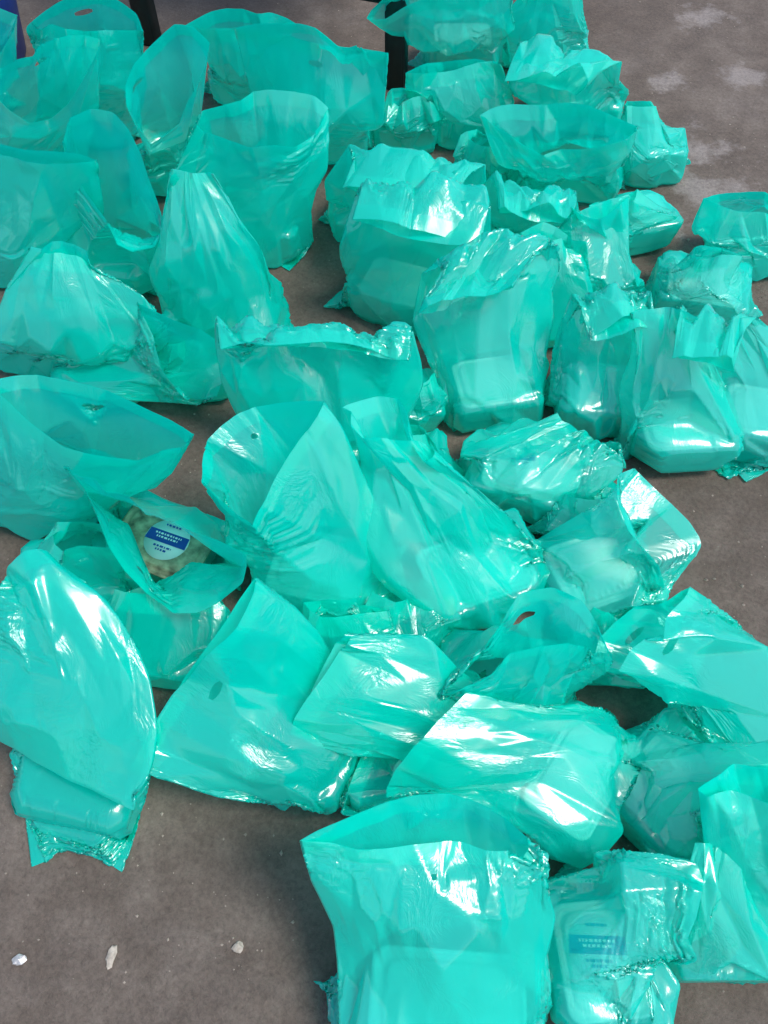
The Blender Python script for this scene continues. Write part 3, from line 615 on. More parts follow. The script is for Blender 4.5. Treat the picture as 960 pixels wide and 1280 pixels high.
        ((0.358,0.228,0.220),(0.468,0.242,0.220),(0.415,0.216,0.232),(0.411,0.254,0.208),1.00)]),
    dict(tag='AT', label='squat green bag over a round-stickered meal box, neck twisted off to the right', slack=1.01, thin=1, box=(0.247,0.082,0.006,-1.484,0.140,0.115,0.065),
      rings=[((0.236,0.204,0.004),(0.257,-0.041,0.004),(0.243,0.081,0.004),(0.251,0.082,0.004),1.00),
        ((0.239,0.169,0.020),(0.254,-0.006,0.020),(0.171,0.075,0.020),(0.322,0.088,0.020),0.30),
        ((0.239,0.169,0.077),(0.254,-0.006,0.077),(0.171,0.075,0.077),(0.322,0.088,0.077),0.30),
        ((0.243,0.192,0.141),(0.292,0.074,0.099),(0.257,0.111,0.171),(0.271,0.142,0.100),1.00),
        ((0.309,0.187,0.152),(0.344,0.076,0.078),(0.329,0.124,0.128),(0.324,0.143,0.096),1.00),
        ((0.359,0.185,0.154),(0.354,0.069,0.047),(0.317,0.120,0.150),(0.396,0.144,0.090),1.00)]),
    dict(tag='AS', label='biggest green bag, at the bottom, wide mouth and broad glare on its front', slack=1.01, crush=1.35, folds=1.5, slot='F', cut=(0.005, 0.005), box=(0.070,0.032,0.006,-0.070,0.200,0.140,0.065),
      rings=[((-0.078,0.067,0.004),(0.194,0.012,0.004),(0.058,0.036,0.004),(0.058,0.044,0.004),1.00),
        ((-0.048,0.040,0.020),(0.188,0.024,0.020),(0.064,-0.056,0.020),(0.076,0.120,0.020),0.30),
        ((-0.048,0.040,0.077),(0.188,0.024,0.077),(0.064,-0.056,0.077),(0.076,0.120,0.077),0.30),
        ((-0.048,0.084,0.130),(0.176,0.080,0.130),(0.063,0.046,0.157),(0.064,0.118,0.103),1.00),
        ((-0.073,0.136,0.210),(0.174,0.128,0.210),(0.049,0.099,0.229),(0.051,0.164,0.191),1.00),
        ((-0.077,0.153,0.250),(0.169,0.150,0.250),(0.052,0.166,0.250),(0.087,0.219,0.290),0.80)]),
    dict(tag='F1', label='crushed green scrap of bag wedged behind the soft folded hump', slack=1.01, crush=1.5, box=(0.222,1.542,0.006,0.175,0.110,0.090,0.050),
      rings=[((0.116,1.523,0.004),(0.328,1.561,0.004),(0.223,1.538,0.004),(0.221,1.546,0.004),1.00),
        ((0.150,1.529,0.020),(0.294,1.555,0.020),(0.233,1.480,0.020),(0.211,1.604,0.020),0.30),
        ((0.150,1.529,0.062),(0.294,1.555,0.062),(0.233,1.480,0.062),(0.211,1.604,0.062),0.30),
        ((0.139,1.496,0.090),(0.273,1.483,0.090),(0.204,1.472,0.076),(0.208,1.507,0.104),1.00),
        ((0.149,1.497,0.130),(0.253,1.491,0.120),(0.201,1.479,0.127),(0.202,1.508,0.123),1.00)]),
    dict(tag='F2', label='dark green bag low in the gap left of the shiny crinkled flank', slack=1.01, crush=1.4, box=(0.023,0.512,0.006,0.175,0.120,0.100,0.050),
      rings=[((-0.088,0.492,0.004),(0.135,0.531,0.004),(0.024,0.508,0.004),(0.023,0.516,0.004),1.00),
        ((-0.053,0.498,0.020),(0.100,0.525,0.020),(0.035,0.445,0.020),(0.012,0.579,0.020),0.30),
        ((-0.053,0.498,0.062),(0.100,0.525,0.062),(0.035,0.445,0.062),(0.012,0.579,0.062),0.30),
        ((-0.032,0.505,0.070),(0.092,0.480,0.070),(0.026,0.472,0.077),(0.034,0.513,0.063),1.00),
        ((-0.014,0.533,0.090),(0.074,0.506,0.090),(0.027,0.511,0.102),(0.033,0.528,0.078),1.00)]),
    dict(tag='F3', label='green scrap of bag half hidden in the gap below the narrow upright bag', slack=1.01, crush=1.4, box=(-0.323,0.984,0.006,0.000,0.120,0.090,0.050),
      rings=[((-0.436,0.984,0.004),(-0.210,0.984,0.004),(-0.323,0.980,0.004),(-0.323,0.988,0.004),1.00),
        ((-0.401,0.984,0.020),(-0.245,0.984,0.020),(-0.323,0.921,0.020),(-0.323,1.047,0.020),0.30),
        ((-0.401,0.984,0.062),(-0.245,0.984,0.062),(-0.323,0.921,0.062),(-0.323,1.047,0.062),0.30),
        ((-0.356,0.958,0.080),(-0.239,0.968,0.080),(-0.296,0.941,0.077),(-0.299,0.985,0.083),1.00),
        ((-0.340,0.974,0.120),(-0.252,0.984,0.120),(-0.294,0.965,0.125),(-0.297,0.993,0.115),1.00)]),
    dict(tag='F4', label='low green bag behind the see-through corner, under the small box bag', slack=1.01, crush=1.4, box=(0.320,0.682,0.006,0.000,0.120,0.090,0.045),
      rings=[((0.207,0.682,0.004),(0.433,0.682,0.004),(0.320,0.678,0.004),(0.320,0.686,0.004),1.00),
        ((0.242,0.682,0.020),(0.398,0.682,0.020),(0.320,0.619,0.020),(0.320,0.745,0.020),0.30),
        ((0.242,0.682,0.057),(0.398,0.682,0.057),(0.320,0.619,0.057),(0.320,0.745,0.057),0.30),
        ((0.248,0.675,0.070),(0.356,0.675,0.070),(0.302,0.656,0.082),(0.302,0.694,0.058),1.00),
        ((0.261,0.697,0.080),(0.348,0.694,0.080),(0.304,0.689,0.094),(0.304,0.702,0.066),1.00)]),
    dict(tag='F5', label='green bag crushed low behind the two-slotted bag', slack=1.01, crush=1.4, box=(0.341,0.480,0.006,0.000,0.130,0.100,0.050),
      rings=[((0.223,0.480,0.004),(0.459,0.480,0.004),(0.341,0.476,0.004),(0.341,0.484,0.004),1.00),
        ((0.258,0.480,0.020),(0.424,0.480,0.020),(0.341,0.412,0.020),(0.341,0.548,0.020),0.30),
        ((0.258,0.480,0.062),(0.424,0.480,0.062),(0.341,0.412,0.062),(0.341,0.548,0.062),0.30),
        ((0.265,0.480,0.070),(0.383,0.480,0.070),(0.324,0.462,0.082),(0.324,0.499,0.058),1.00),
        ((0.276,0.501,0.090),(0.368,0.495,0.090),(0.321,0.487,0.100),(0.323,0.509,0.080),1.00)]),
    dict(tag='F6', label='green scrap of bag pressed low by the right foot of the peaked bag', slack=1.01, crush=1.3, box=(0.046,0.780,0.006,0.000,0.100,0.100,0.050),
      rings=[((-0.057,0.780,0.004),(0.149,0.780,0.004),(0.046,0.776,0.004),(0.046,0.784,0.004),1.00),
        ((-0.022,0.780,0.020),(0.114,0.780,0.020),(0.046,0.712,0.020),(0.046,0.848,0.020),0.30),
        ((-0.022,0.780,0.062),(0.114,0.780,0.062),(0.046,0.712,0.062),(0.046,0.848,0.062),0.30),
        ((-0.003,0.756,0.100),(0.088,0.748,0.100),(0.040,0.730,0.099),(0.044,0.775,0.101),1.00),
        ((0.004,0.787,0.130),(0.080,0.771,0.130),(0.040,0.768,0.140),(0.044,0.790,0.120),1.00)]),
    dict(tag='F7', label='small crushed green bag in the gap beside the dark table leg', slack=1.01, crush=1.5, box=(0.044,1.679,0.006,0.000,0.120,0.100,0.050),
      rings=[((-0.069,1.679,0.004),(0.157,1.679,0.004),(0.044,1.675,0.004),(0.044,1.683,0.004),1.00),
        ((-0.034,1.679,0.020),(0.122,1.679,0.020),(0.044,1.611,0.020),(0.044,1.747,0.020),0.30),
        ((-0.034,1.679,0.062),(0.122,1.679,0.062),(0.044,1.611,0.062),(0.044,1.747,0.062),0.30),
        ((-0.024,1.614,0.090),(0.117,1.614,0.090),(0.046,1.596,0.076),(0.046,1.632,0.104),1.00),
        ((-0.006,1.634,0.130),(0.092,1.620,0.130),(0.041,1.613,0.134),(0.045,1.641,0.126),1.00)]),
    dict(tag='F8', label='twisted green bag top lying between the squat bag and the right edge', slack=1.01, crush=1.5, box=(0.394,0.116,0.006,0.000,0.110,0.100,0.050),
      rings=[((0.286,0.116,0.004),(0.502,0.116,0.004),(0.394,0.112,0.004),(0.394,0.120,0.004),1.00),
        ((0.321,0.116,0.020),(0.467,0.116,0.020),(0.394,0.048,0.020),(0.394,0.184,0.020),0.30),
        ((0.321,0.116,0.062),(0.467,0.116,0.062),(0.394,0.048,0.062),(0.394,0.184,0.062),0.30),
        ((0.328,0.127,0.090),(0.411,0.127,0.090),(0.370,0.109,0.103),(0.370,0.146,0.077),1.00),
        ((0.329,0.163,0.130),(0.389,0.170,0.140),(0.357,0.151,0.151),(0.360,0.182,0.119),1.00),
        ((0.345,0.185,0.150),(0.400,0.198,0.150),(0.374,0.185,0.159),(0.371,0.198,0.141),1.00)]),
    dict(tag='F9', label='green bag crushed against the tight square-box bag at the right edge', slack=1.01, crush=1.5, box=(0.480,0.213,0.006,0.000,0.120,0.100,0.050),
      rings=[((0.367,0.213,0.004),(0.593,0.213,0.004),(0.480,0.209,0.004),(0.480,0.217,0.004),1.00),
        ((0.402,0.213,0.020),(0.558,0.213,0.020),(0.480,0.145,0.020),(0.480,0.281,0.020),0.30),
        ((0.402,0.213,0.062),(0.558,0.213,0.062),(0.480,0.145,0.062),(0.480,0.281,0.062),0.30),
        ((0.399,0.221,0.100),(0.496,0.226,0.100),(0.449,0.204,0.112),(0.447,0.243,0.088),1.00),
        ((0.402,0.252,0.140),(0.474,0.262,0.140),(0.440,0.246,0.150),(0.437,0.269,0.130),1.00)]),
]

def catmull(vals, ts, q):
    vals = np.asarray(vals, float)
    k = np.clip(np.searchsorted(ts, q, side='right') - 1, 0, len(ts) - 2)
    u = ((q - ts[k]) / (ts[k+1] - ts[k]))
    sh = (-1,) + (1,) * (vals.ndim - 1)
    u = u.reshape(sh)
    p1, p2 = vals[k], vals[k+1]
    p0 = vals[np.maximum(k-1, 0)]; p3 = vals[np.minimum(k+2, len(ts)-1)]
    m1 = 0.55 * (p2 - p1) + 0.22 * (p2 - p0); m2 = 0.55 * (p2 - p1) + 0.22 * (p3 - p1)
    return (2*u**3 - 3*u**2 + 1)*p1 + (u**3 - 2*u**2 + u)*m1 + (-2*u**3 + 3*u**2)*p2 + (u**3 - u**2)*m2

def ring_curve(L, Rr, F, B, p, nu, knots=None, jit=None):
    L, Rr, F, B = (np.array(v, float) for v in (L, Rr, F, B))
    half = nu // 2
    s = np.linspace(0, 1, 121)[:, None]
    sh = np.sin(np.pi * s) ** p
    M = (L + Rr) / 2
    out = []
    for side, (Q, flip) in enumerate(((F, False), (B, True))):
        if knots is None:
            c = L + (Rr - L) * s + (Q - M) * sh
        else:                                   # taut film: straight runs between a few folds
            kn = knots[side]
            off = np.sin(np.pi * kn) ** p
            off[1:-1] = off[1:-1] * (1 + jit[side][0]) + jit[side][1] * np.linalg.norm(Rr - L) / (np.linalg.norm(Q - M) + 0.02)
            shk = np.interp(s[:, 0], kn, off)[:, None]
            shk = 0.72 * shk + 0.28 * sh
            c = L + (Rr - L) * s + (Q - M) * shk
        d = np.concatenate([[0], np.cumsum(np.linalg.norm(np.diff(c, axis=0), axis=1))])
        q = np.linspace(0, d[-1], half + 1)
        c2 = np.stack([np.interp(q, d, c[:, a]) for a in range(3)], 1)
        out.append((c2[:-1] if not flip else c2[::-1][:-1], d[-1]))
    return np.concatenate([out[0][0], out[1][0]]), out[0][1] + out[1][1]

def hash_(s):
    h = 7
    for ch in s: h = h * 131 + ord(ch)
    return h

def initial(bag, nu, nv):
    r_ = np.random.default_rng(abs(hash_(bag['tag'])) % 100000)
    nk = [int(r_.integers(3, 6)) for _ in (0, 1)]
    kn0 = [np.sort(np.concatenate([[0], (np.arange(n) + 0.5 + r_.uniform(-0.32, 0.32, n)) / n, [1]])) for n in nk]
    rs = []
    J = bag.get('folds', 1.0)
    for r in bag['rings']:
        kn = [np.clip(k + np.where((k > 0) & (k < 1), r_.uniform(-0.05, 0.05, len(k)), 0), 0, 1) for k in kn0]
        jit = [(r_.uniform(-0.30, 0.22, n) * J, r_.normal(0, 0.030, n) * J) for n in nk]
        rs.append(ring_curve(*r, nu, kn, jit))
    curves = np.stack([r[0] for r in rs])
    per = np.array([r[1] for r in rs])
    seg = np.linalg.norm(np.diff(curves, axis=0), axis=2)
    seg = 0.5 * seg.mean(1) + 0.5 * seg.max(1) + 1e-4
    ts = np.concatenate([[0], np.cumsum(seg)])
    q = np.linspace(0, ts[-1], nv)
    P = catmull(curves, ts, q)
    loc = np.interp(q, ts, per)
    k = bag.get('even', 0.07)               # share of the width that the flat bag keeps where the shape narrows
    return P, k * per.max() + (1 - k) * loc * 1.015, ts[-1] * bag['slack'], (ts[1] / ts[-1], ts[2] / ts[-1])

def upsample(P):
    # (3,B,nv,nu) -> (3,B,2nv-1,2nu)
    _, b, nv, nu = P.shape
    Q = np.empty((3, b, 2*nv-1, nu), P.dtype)
    Q[:, :, ::2] = P; Q[:, :, 1::2] = 0.5 * (P[:, :, 1:] + P[:, :, :-1])
    S = np.empty((3, b, 2*nv-1, 2*nu), P.dtype)
    S[..., ::2] = Q; S[..., 1::2] = 0.5 * (Q + np.roll(Q, -1, -1))
    return S

def settle(P, T, W, Hh, boxes, iters, ktar, kbend, grav, kshear=0.22, zip_seam=True, nearbox=None, margin=0.012):
    _, b, nv, nu = P.shape
    du = np.stack([np.interp(np.linspace(0, 1, nv), np.linspace(0, 1, W.shape[1]), w) for w in W]).astype(np.float32)[:, :, None] / nu
    dv = (Hh / (nv - 1)).astype(np.float32)[:, None, None]
    dd = np.sqrt((0.5*(du[:, 1:] + du[:, :-1]))**2 + dv**2)
    row = np.linspace(0, 1, nv, dtype=np.float32)[None, :, None]
    kt = ktar * (0.6 + 1.6 * row**3)
    mir = (nu - np.arange(nu)) % nu
    def con(A, Bv, rest, k, lo=False):
        d = Bv - A
        n = np.sqrt(d[0]**2 + d[1]**2 + d[2]**2) + 1e-9
        w = k * (1 - rest / n)
        if lo: w = np.minimum(w, 0)
        return d * w
    for it in range(iters):
        P += (T - P) * kt
        P[2] -= grav * dv[..., 0:1] * 1.0
        for _ in range(2):
            c = con(P, np.roll(P, -1, -1), du, 0.36); P += c; P -= np.roll(c, 1, -1)
            c = con(P[:, :, :-1], P[:, :, 1:], dv, 0.36); P[:, :, :-1] += c; P[:, :, 1:] -= c
        A = P[:, :, :-1]; Bq = np.roll(P, -1, -1)[:, :, 1:]
        c = con(A, Bq, dd, kshear); P[:, :, :-1] += c; P[:, :, 1:] -= np.roll(c, 1, -1)
        Bq = np.roll(P, 1, -1)[:, :, 1:]
        c = con(P[:, :, :-1], Bq, dd, kshear); P[:, :, :-1] += c; P[:, :, 1:] -= np.roll(c, -1, -1)
        if kbend:
            c = con(P, np.roll(P, -2, -1), du * 2, kbend, True)
            c[..., 0] *= 1.0
            # side folds are free hinges
            c[..., nu-1] = 0; c[..., nu//2-1] = 0
            P += c; P -= np.roll(c, 2, -1)
            c = con(P[:, :, :-2], P[:, :, 2:], dv * 2, kbend, True); P[:, :, :-2] += c; P[:, :, 2:] -= c
        if zip_seam:
            s = 0.5 * (P[:, :, 0] + P[:, :, 0][..., mir]); P[:, :, 0] = s
        if it % 2 == 0 or it == iters - 1:
            for i, j in nearbox:
                cx, cy, z0, a, l, w, h = boxes[j]
                ca, sa = math.cos(a), math.sin(a)
                x = P[0, i] - cx; y = P[1, i] - cy; z = P[2, i] - z0
                qx = x*ca + y*sa; qy = -x*sa + y*ca
                mg = margin
                px_ = l/2 + mg - np.abs(qx); py_ = w/2 + mg - np.abs(qy); pz_ = h + mg - z
                pd_ = z + 0.003
                ins = (px_ > 0) & (py_ > 0) & (pz_ > 0) & (pd_ > 0)
                if not ins.any(): continue
                ez, ed = pz_, pd_
                if i == j:                      # the floor of the bag goes under its box, the flanks round it, the rest over it
                    v = np.linspace(0, 1, nv)[:, None]; v1, v2 = LOW[i]
                    ed = np.where(v < v1 * 0.85, pd_ * 0.25, pd_ + 0.06); ez = np.where(v < v2, pz_ + 0.06, pz_)
                md = ins & (ed < px_) & (ed < py_) & (ed < ez); mx = ins & ~md & (px_ <= py_) & (px_ <= ez); my = ins & ~md & ~mx & (py_ <= ez); mz = ins & ~md & ~mx & ~my
                qx = qx + np.where(mx, np.sign(qx) * px_, 0); qy = qy + np.where(my, np.sign(qy) * py_, 0)
                P[0, i] = cx + qx*ca - qy*sa; P[1, i] = cy + qx*sa + qy*ca
                P[2, i] += np.where(mz, pz_, 0) - np.where(md, pd_, 0)
            np.maximum(P[2], 0.003, out=P[2])
    return P

def smooth_noise(shape, step, amp):
    b, nv, nu = shape
    g = rng.normal(size=(3, b, nv // step + 3, nu // step)).astype(np.float32)
    yi = np.linspace(0, g.shape[2] - 1.001, nv); xi = np.arange(nu) / nu * g.shape[3]
    y0 = yi.astype(int); fy = (yi - y0)[None, None, :, None]; x0 = xi.astype(int); fx = (xi - x0)[None, None, None, :]
    x1 = (x0 + 1) % g.shape[3]
    a = g[:, :, y0][..., x0]*(1-fx) + g[:, :, y0][..., x1]*fx
    c = g[:, :, y0+1][..., x0]*(1-fx) + g[:, :, y0+1][..., x1]*fx
    return ((a*(1-fy) + c*fy) * amp).astype(np.float32)

def facets(u, v, cell, seed):
    """continuous field of flat facets with sharp ridges: difference of two tangent-plane envelopes"""
    r = np.random.default_rng(seed)
    out = 0
    for sgn in (1, -1):
        n = int(max(6, (np.ptp(u) + cell) * (np.ptp(v) + cell) / cell**2))
        c = np.stack([r.uniform(u.min() - cell/2, u.max() + cell/2, n), r.uniform(v.min() - cell/2, v.max() + cell/2, n)], 1)
        best = np.full(u.shape, -1e9)
        for a, b in c:
            np.maximum(best, 2*a*u + 2*b*v - a*a - b*b + r.normal() * cell * cell * 0.25, out=best)
        out = out + sgn * best
    return out / cell

def normals(P):
    du_ = np.roll(P, -1, -1) - np.roll(P, 1, -1)
    dv_ = np.gradient(P, axis=2)
    n = np.cross(du_, dv_, axis=0)
    return n / (np.sqrt((n**2).sum(0)) + 1e-12)

def crumple(P, cells, step=6, local=False):
    N = normals(P)
    for i in range(P.shape[1]):
        nv, nu = P.shape[2:]
        u = np.arange(nu) / nu; W = Wd[i].max()
        # wrap round the tube by blending the two ends
        U, V = np.meshgrid(u * W, np.linspace(0, Hd[i], nv))
        h = 0
        amp = smooth_noise((1, nv, nu), nu // step, 1.0)[0, 0]
        amp = np.clip(amp * 1.5 - 0.25, 0.0, 1.4) if local else np.clip(amp * 0.9 + 0.4, 0.05, 1.5)
        for k, (cell, a) in enumerate(cells):
            f0 = facets(U, V, cell, 1000 * k + i + int(cell * 1e5)); f1 = 0
            w = np.clip((u - 0.85) / 0.15, 0, 1)[None]
            f0 = f0 - f0.mean(); f0 = f0 * (1 - w) + f0[:, :1] * w     # closes the tube
            h = h + a * f0
        P[:, i] += (N[:, i] * (h * amp * BAGS[i].get('crush', 1.0))[None]).astype(np.float32)
    return P

def crease(P, sigma, n_norm, n_vert, keep_rim=True):
    """turn rubbery bends into flat panels that meet in sharp creases (bilateral filter of the face normals)"""
    _, b, nv, nu = P.shape
    def roll(A, k): return np.roll(A, k, -1)
    d1 = roll(P, -1)[:, :, 1:] - P[:, :, :-1]; d2 = P[:, :, 1:] - roll(P, -1)[:, :, :-1]
    N = np.cross(d1, d2, axis=0); N /= np.sqrt((N**2).sum(0)) + 1e-12
    def vshift(A, k):
        B_ = A.copy()
        if k > 0: B_[:, :, k:] = A[:, :, :-k]
        else: B_[:, :, :k] = A[:, :, -k:]
        return B_
    s2 = 1.0 / (sigma * sigma)
    for _ in range(n_norm):
        acc = N.copy()
        for M in (roll(N, 1), roll(N, -1), vshift(N, 1), vshift(N, -1), roll(vshift(N, 1), 1), roll(vshift(N, -1), -1),
                  roll(N, 2), roll(N, -2)):
            dd_ = ((M - N)**2).sum(0)
            acc += M * np.exp(-dd_ * s2)
        N = acc / (np.sqrt((acc**2).sum(0)) + 1e-12)
    for _ in range(n_vert):
        C_ = 0.25 * (P[:, :, 1:] + P[:, :, :-1] + roll(P, -1)[:, :, 1:] + roll(P, -1)[:, :, :-1])
        D = np.zeros_like(P); cnt = np.zeros((1, 1, nv, 1), np.float32)
        for dj, sl in ((0, slice(0, nv-1)), (1, slice(1, nv))):
            for di in (0, 1):
                V = roll(P, -di)[:, :, sl]
                k = (N * (C_ - V)).sum(0)
                D[:, :, sl] += roll(N * k, di)
            cnt[:, :, sl] += 2
        P = P + D / cnt
    return P

from mathutils.geometry import delaunay_2d_cdt

def relax(P, n, k=0.5):
    for _ in range(n):
        a = 0.5 * (np.roll(P, 1, -1) + np.roll(P, -1, -1))
        a[..., 0] = P[..., 0]; a[..., P.shape[3] // 2] = P[..., P.shape[3] // 2]       # side folds stay sharp
        c = P.copy(); c[:, :, 1:-1] = 0.5 * (P[:, :, 2:] + P[:, :, :-2])
        P = P + k * (0.5 * (a + c) - P)
    return P

def facet_film(P, i, coarse, fine, jit, keep, stretch=0.45, crinkle=False):
    """replace the rubbery surface by flat facets between irregular knots, large in calm places and small in crinkled ones"""
    nv, nu = P.shape[2:]
    r_ = np.random.default_rng(9000 + i + (500 if crinkle else 0))
    W, Hh = Wd[i].max(), Hd[i]
    N = normals(P[:, i:i+1])[:, 0]
    mask = smooth_noise((1, nv, nu), nu // 8, 1.0)[0, 0] * BAGS[i].get('crush', 1.0) + (BAGS[i].get('crush', 1.0) - 1) * 0.8
    if crinkle: mask = mask + 0.24
    keepm = np.clip(1.0 - mask * 1.4 + np.interp(np.arange(nv), [0, 0.22 * nv, nv - 14, nv - 3], [0.9, 0, 0, 0.8])[:, None], 0.1, 1.0) if crinkle else np.full((nv, nu), keep)
    # dart throwing: knot spacing follows the mask
    pts = []; rad = []
    n_try = 5000 if crinkle else 2600
    cand_u = r_.integers(0, nu, n_try); cand_v = r_.integers(0, nv, n_try)
    su, sv = W / nu, Hh / (nv - 1) * stretch
    fixed = [(k, nv - 1) for k in range(0, nu, max(3, int(coarse * 0.55 / su)))] + [(k, 0) for k in range(0, nu, max(3, int(coarse * 0.6 / su)))]
    fixed += [(s_, k) for s_ in (0, nu // 2) for k in range(0, nv, max(3, int(coarse * 0.6 / sv)))]
    A = np.zeros((0, 2)); RR = np.zeros(0)
    for k, (cu, cv) in enumerate(fixed + list(zip(cand_u, cand_v))):
        m = np.clip(mask[cv, cu] * 1.3 + 0.52, 0, 1)
        rr = (coarse * (1 - m) + fine * m) * (0.45 if k < len(fixed) else 1.0)
        if len(A):
            d0 = np.abs(A[:, 0] - cu); d0 = np.minimum(d0, nu - d0) * su
            dd = d0**2 + ((A[:, 1] - cv) * sv)**2
            if (dd < (np.minimum(RR, rr) * 0.5 + rr * 0.5)**2).any(): continue
        A = np.vstack([A, [cu, cv]]); RR = np.append(RR, rr)
    iu = A[:, 0].astype(int); iv = A[:, 1].astype(int)
    off = r_.normal(0, jit, len(A)) * RR * np.clip(0.4 + mask[iv, iu], 0.25, 1.5)
    off *= np.where(iv == 0, 0.05, 1) * np.interp(iv, [0, 12, nv - 12, nv - 1], [0.3, 1, 1, 0.25])
    K = P[:, i][:, iv, iu] + N[:, iv, iu] * off
    # copies on either side close the tube
    reps = [(A + [s_ * nu, 0], np.arange(len(A))) for s_ in (-1, 0, 1)]
    Q = np.concatenate([q for q, _ in reps]); ID = np.concatenate([d for _, d in reps])
    sel = (Q[:, 0] > -0.45 * nu) & (Q[:, 0] < 1.45 * nu); Q = Q[sel]; ID = ID[sel]
    res = delaunay_2d_cdt([Vector((float(q[0] * su), float(q[1] * sv))) for q in Q], [], [], 0, 1e-7, True)
    orig = [o[0] if o else 0 for o in res[3]]
    out = P[:, i].copy()
    for f in res[2]:
        k = [orig[v] for v in f]
        q = Q[k]
        x0, x1 = max(0, int(math.ceil(q[:, 0].min()))), min(nu - 1, int(q[:, 0].max()))
        y0, y1 = int(math.ceil(q[:, 1].min())), int(q[:, 1].max())
        if x1 < x0: continue
        X, Y = np.meshgrid(np.arange(x0, x1 + 1), np.arange(y0, y1 + 1))
        (ax, ay), (bx, by), (cx, cy) = q
        den = (by - cy) * (ax - cx) + (cx - bx) * (ay - cy)
        if abs(den) < 1e-9: continue
        w0 = ((by - cy) * (X - cx) + (cx - bx) * (Y - cy)) / den
        w1 = ((cy - ay) * (X - cx) + (ax - cx) * (Y - cy)) / den
        w2 = 1 - w0 - w1
        ok = (w0 >= -1e-6) & (w1 >= -1e-6) & (w2 >= -1e-6)
        if not ok.any(): continue
        kk = K[:, ID[k]]
        val = kk[:, 0, None, None] * w0 + kk[:, 1, None, None] * w1 + kk[:, 2, None, None] * w2
        blk = out[:, y0:y1+1, x0:x1+1]
        kp = keepm[y0:y1+1, x0:x1+1][ok]
        blk[:, ok] = val[:, ok] * (1 - kp) + blk[:, ok] * kp
    return out

T0 = time.perf_counter()
NU0, NV0 = 48, 21
init = [initial(b_, NU0, NV0) for b_ in BAGS]
P = np.stack([i[0] for i in init]).transpose(3, 0, 1, 2).astype(np.float32).copy()
LOW = [i[3] for i in init]
Wd = np.array([i[1] for i in init]); Hd = np.array([i[2] for i in init])
boxes = {i: b_['box'] for i, b_ in enumerate(BAGS) if b_['box']}
nb = []
for i, b_ in enumerate(BAGS):
    lo = P[:2, i].min((1, 2)) - .08; hi = P[:2, i].max((1, 2)) + .08
    for j, bx in boxes.items():
        if i == j or (lo[0] < bx[0] < hi[0] and lo[1] < bx[1] < hi[1]):
            nb.append((i, j))
T = P.copy()
rim = np.linspace(0, 1, NV0, dtype=np.float32)[None, None, :, None] ** 2
T = T + (smooth_noise(P.shape[1:], 7, 0.010) + smooth_noise(P.shape[1:], 3, 0.004)) * rim * np.array([b_.get('rim', 1.0) for b_ in BAGS], np.float32)[None, :, None, None]
P = T + smooth_noise(P.shape[1:], 6, 0.003)
P = crumple(P, [(0.12, 0.3)])
P = settle(P, T, Wd, Hd, boxes, 120, 0.07, 0.04, 0.006, nearbox=nb)
P = upsample(P); T = P.copy()
P = crumple(P, [(0.09, 0.30)])
P = settle(P, T, Wd, Hd, boxes, 10, 0.012, 0.0, 0.002, nearbox=nb)
P = crease(P, 0.30, 30, 30)
P = upsample(P)
P = np.stack([facet_film(P, i, 0.07, 0.024, 0.13, 0.15) for i in range(len(BAGS))], 1).astype(np.float32)
P = relax(P, 2)
P = np.stack([facet_film(P, i, 0.036, 0.017, 0.12, 0.0, 0.4, True) for i in range(len(BAGS))], 1).astype(np.float32)
P = settle(P, P.copy(), Wd, Hd, boxes, 3, 0.0, 0.0, 0.0, nearbox=nb, margin=0.005)
print("settled in", time.perf_counter() - T0)

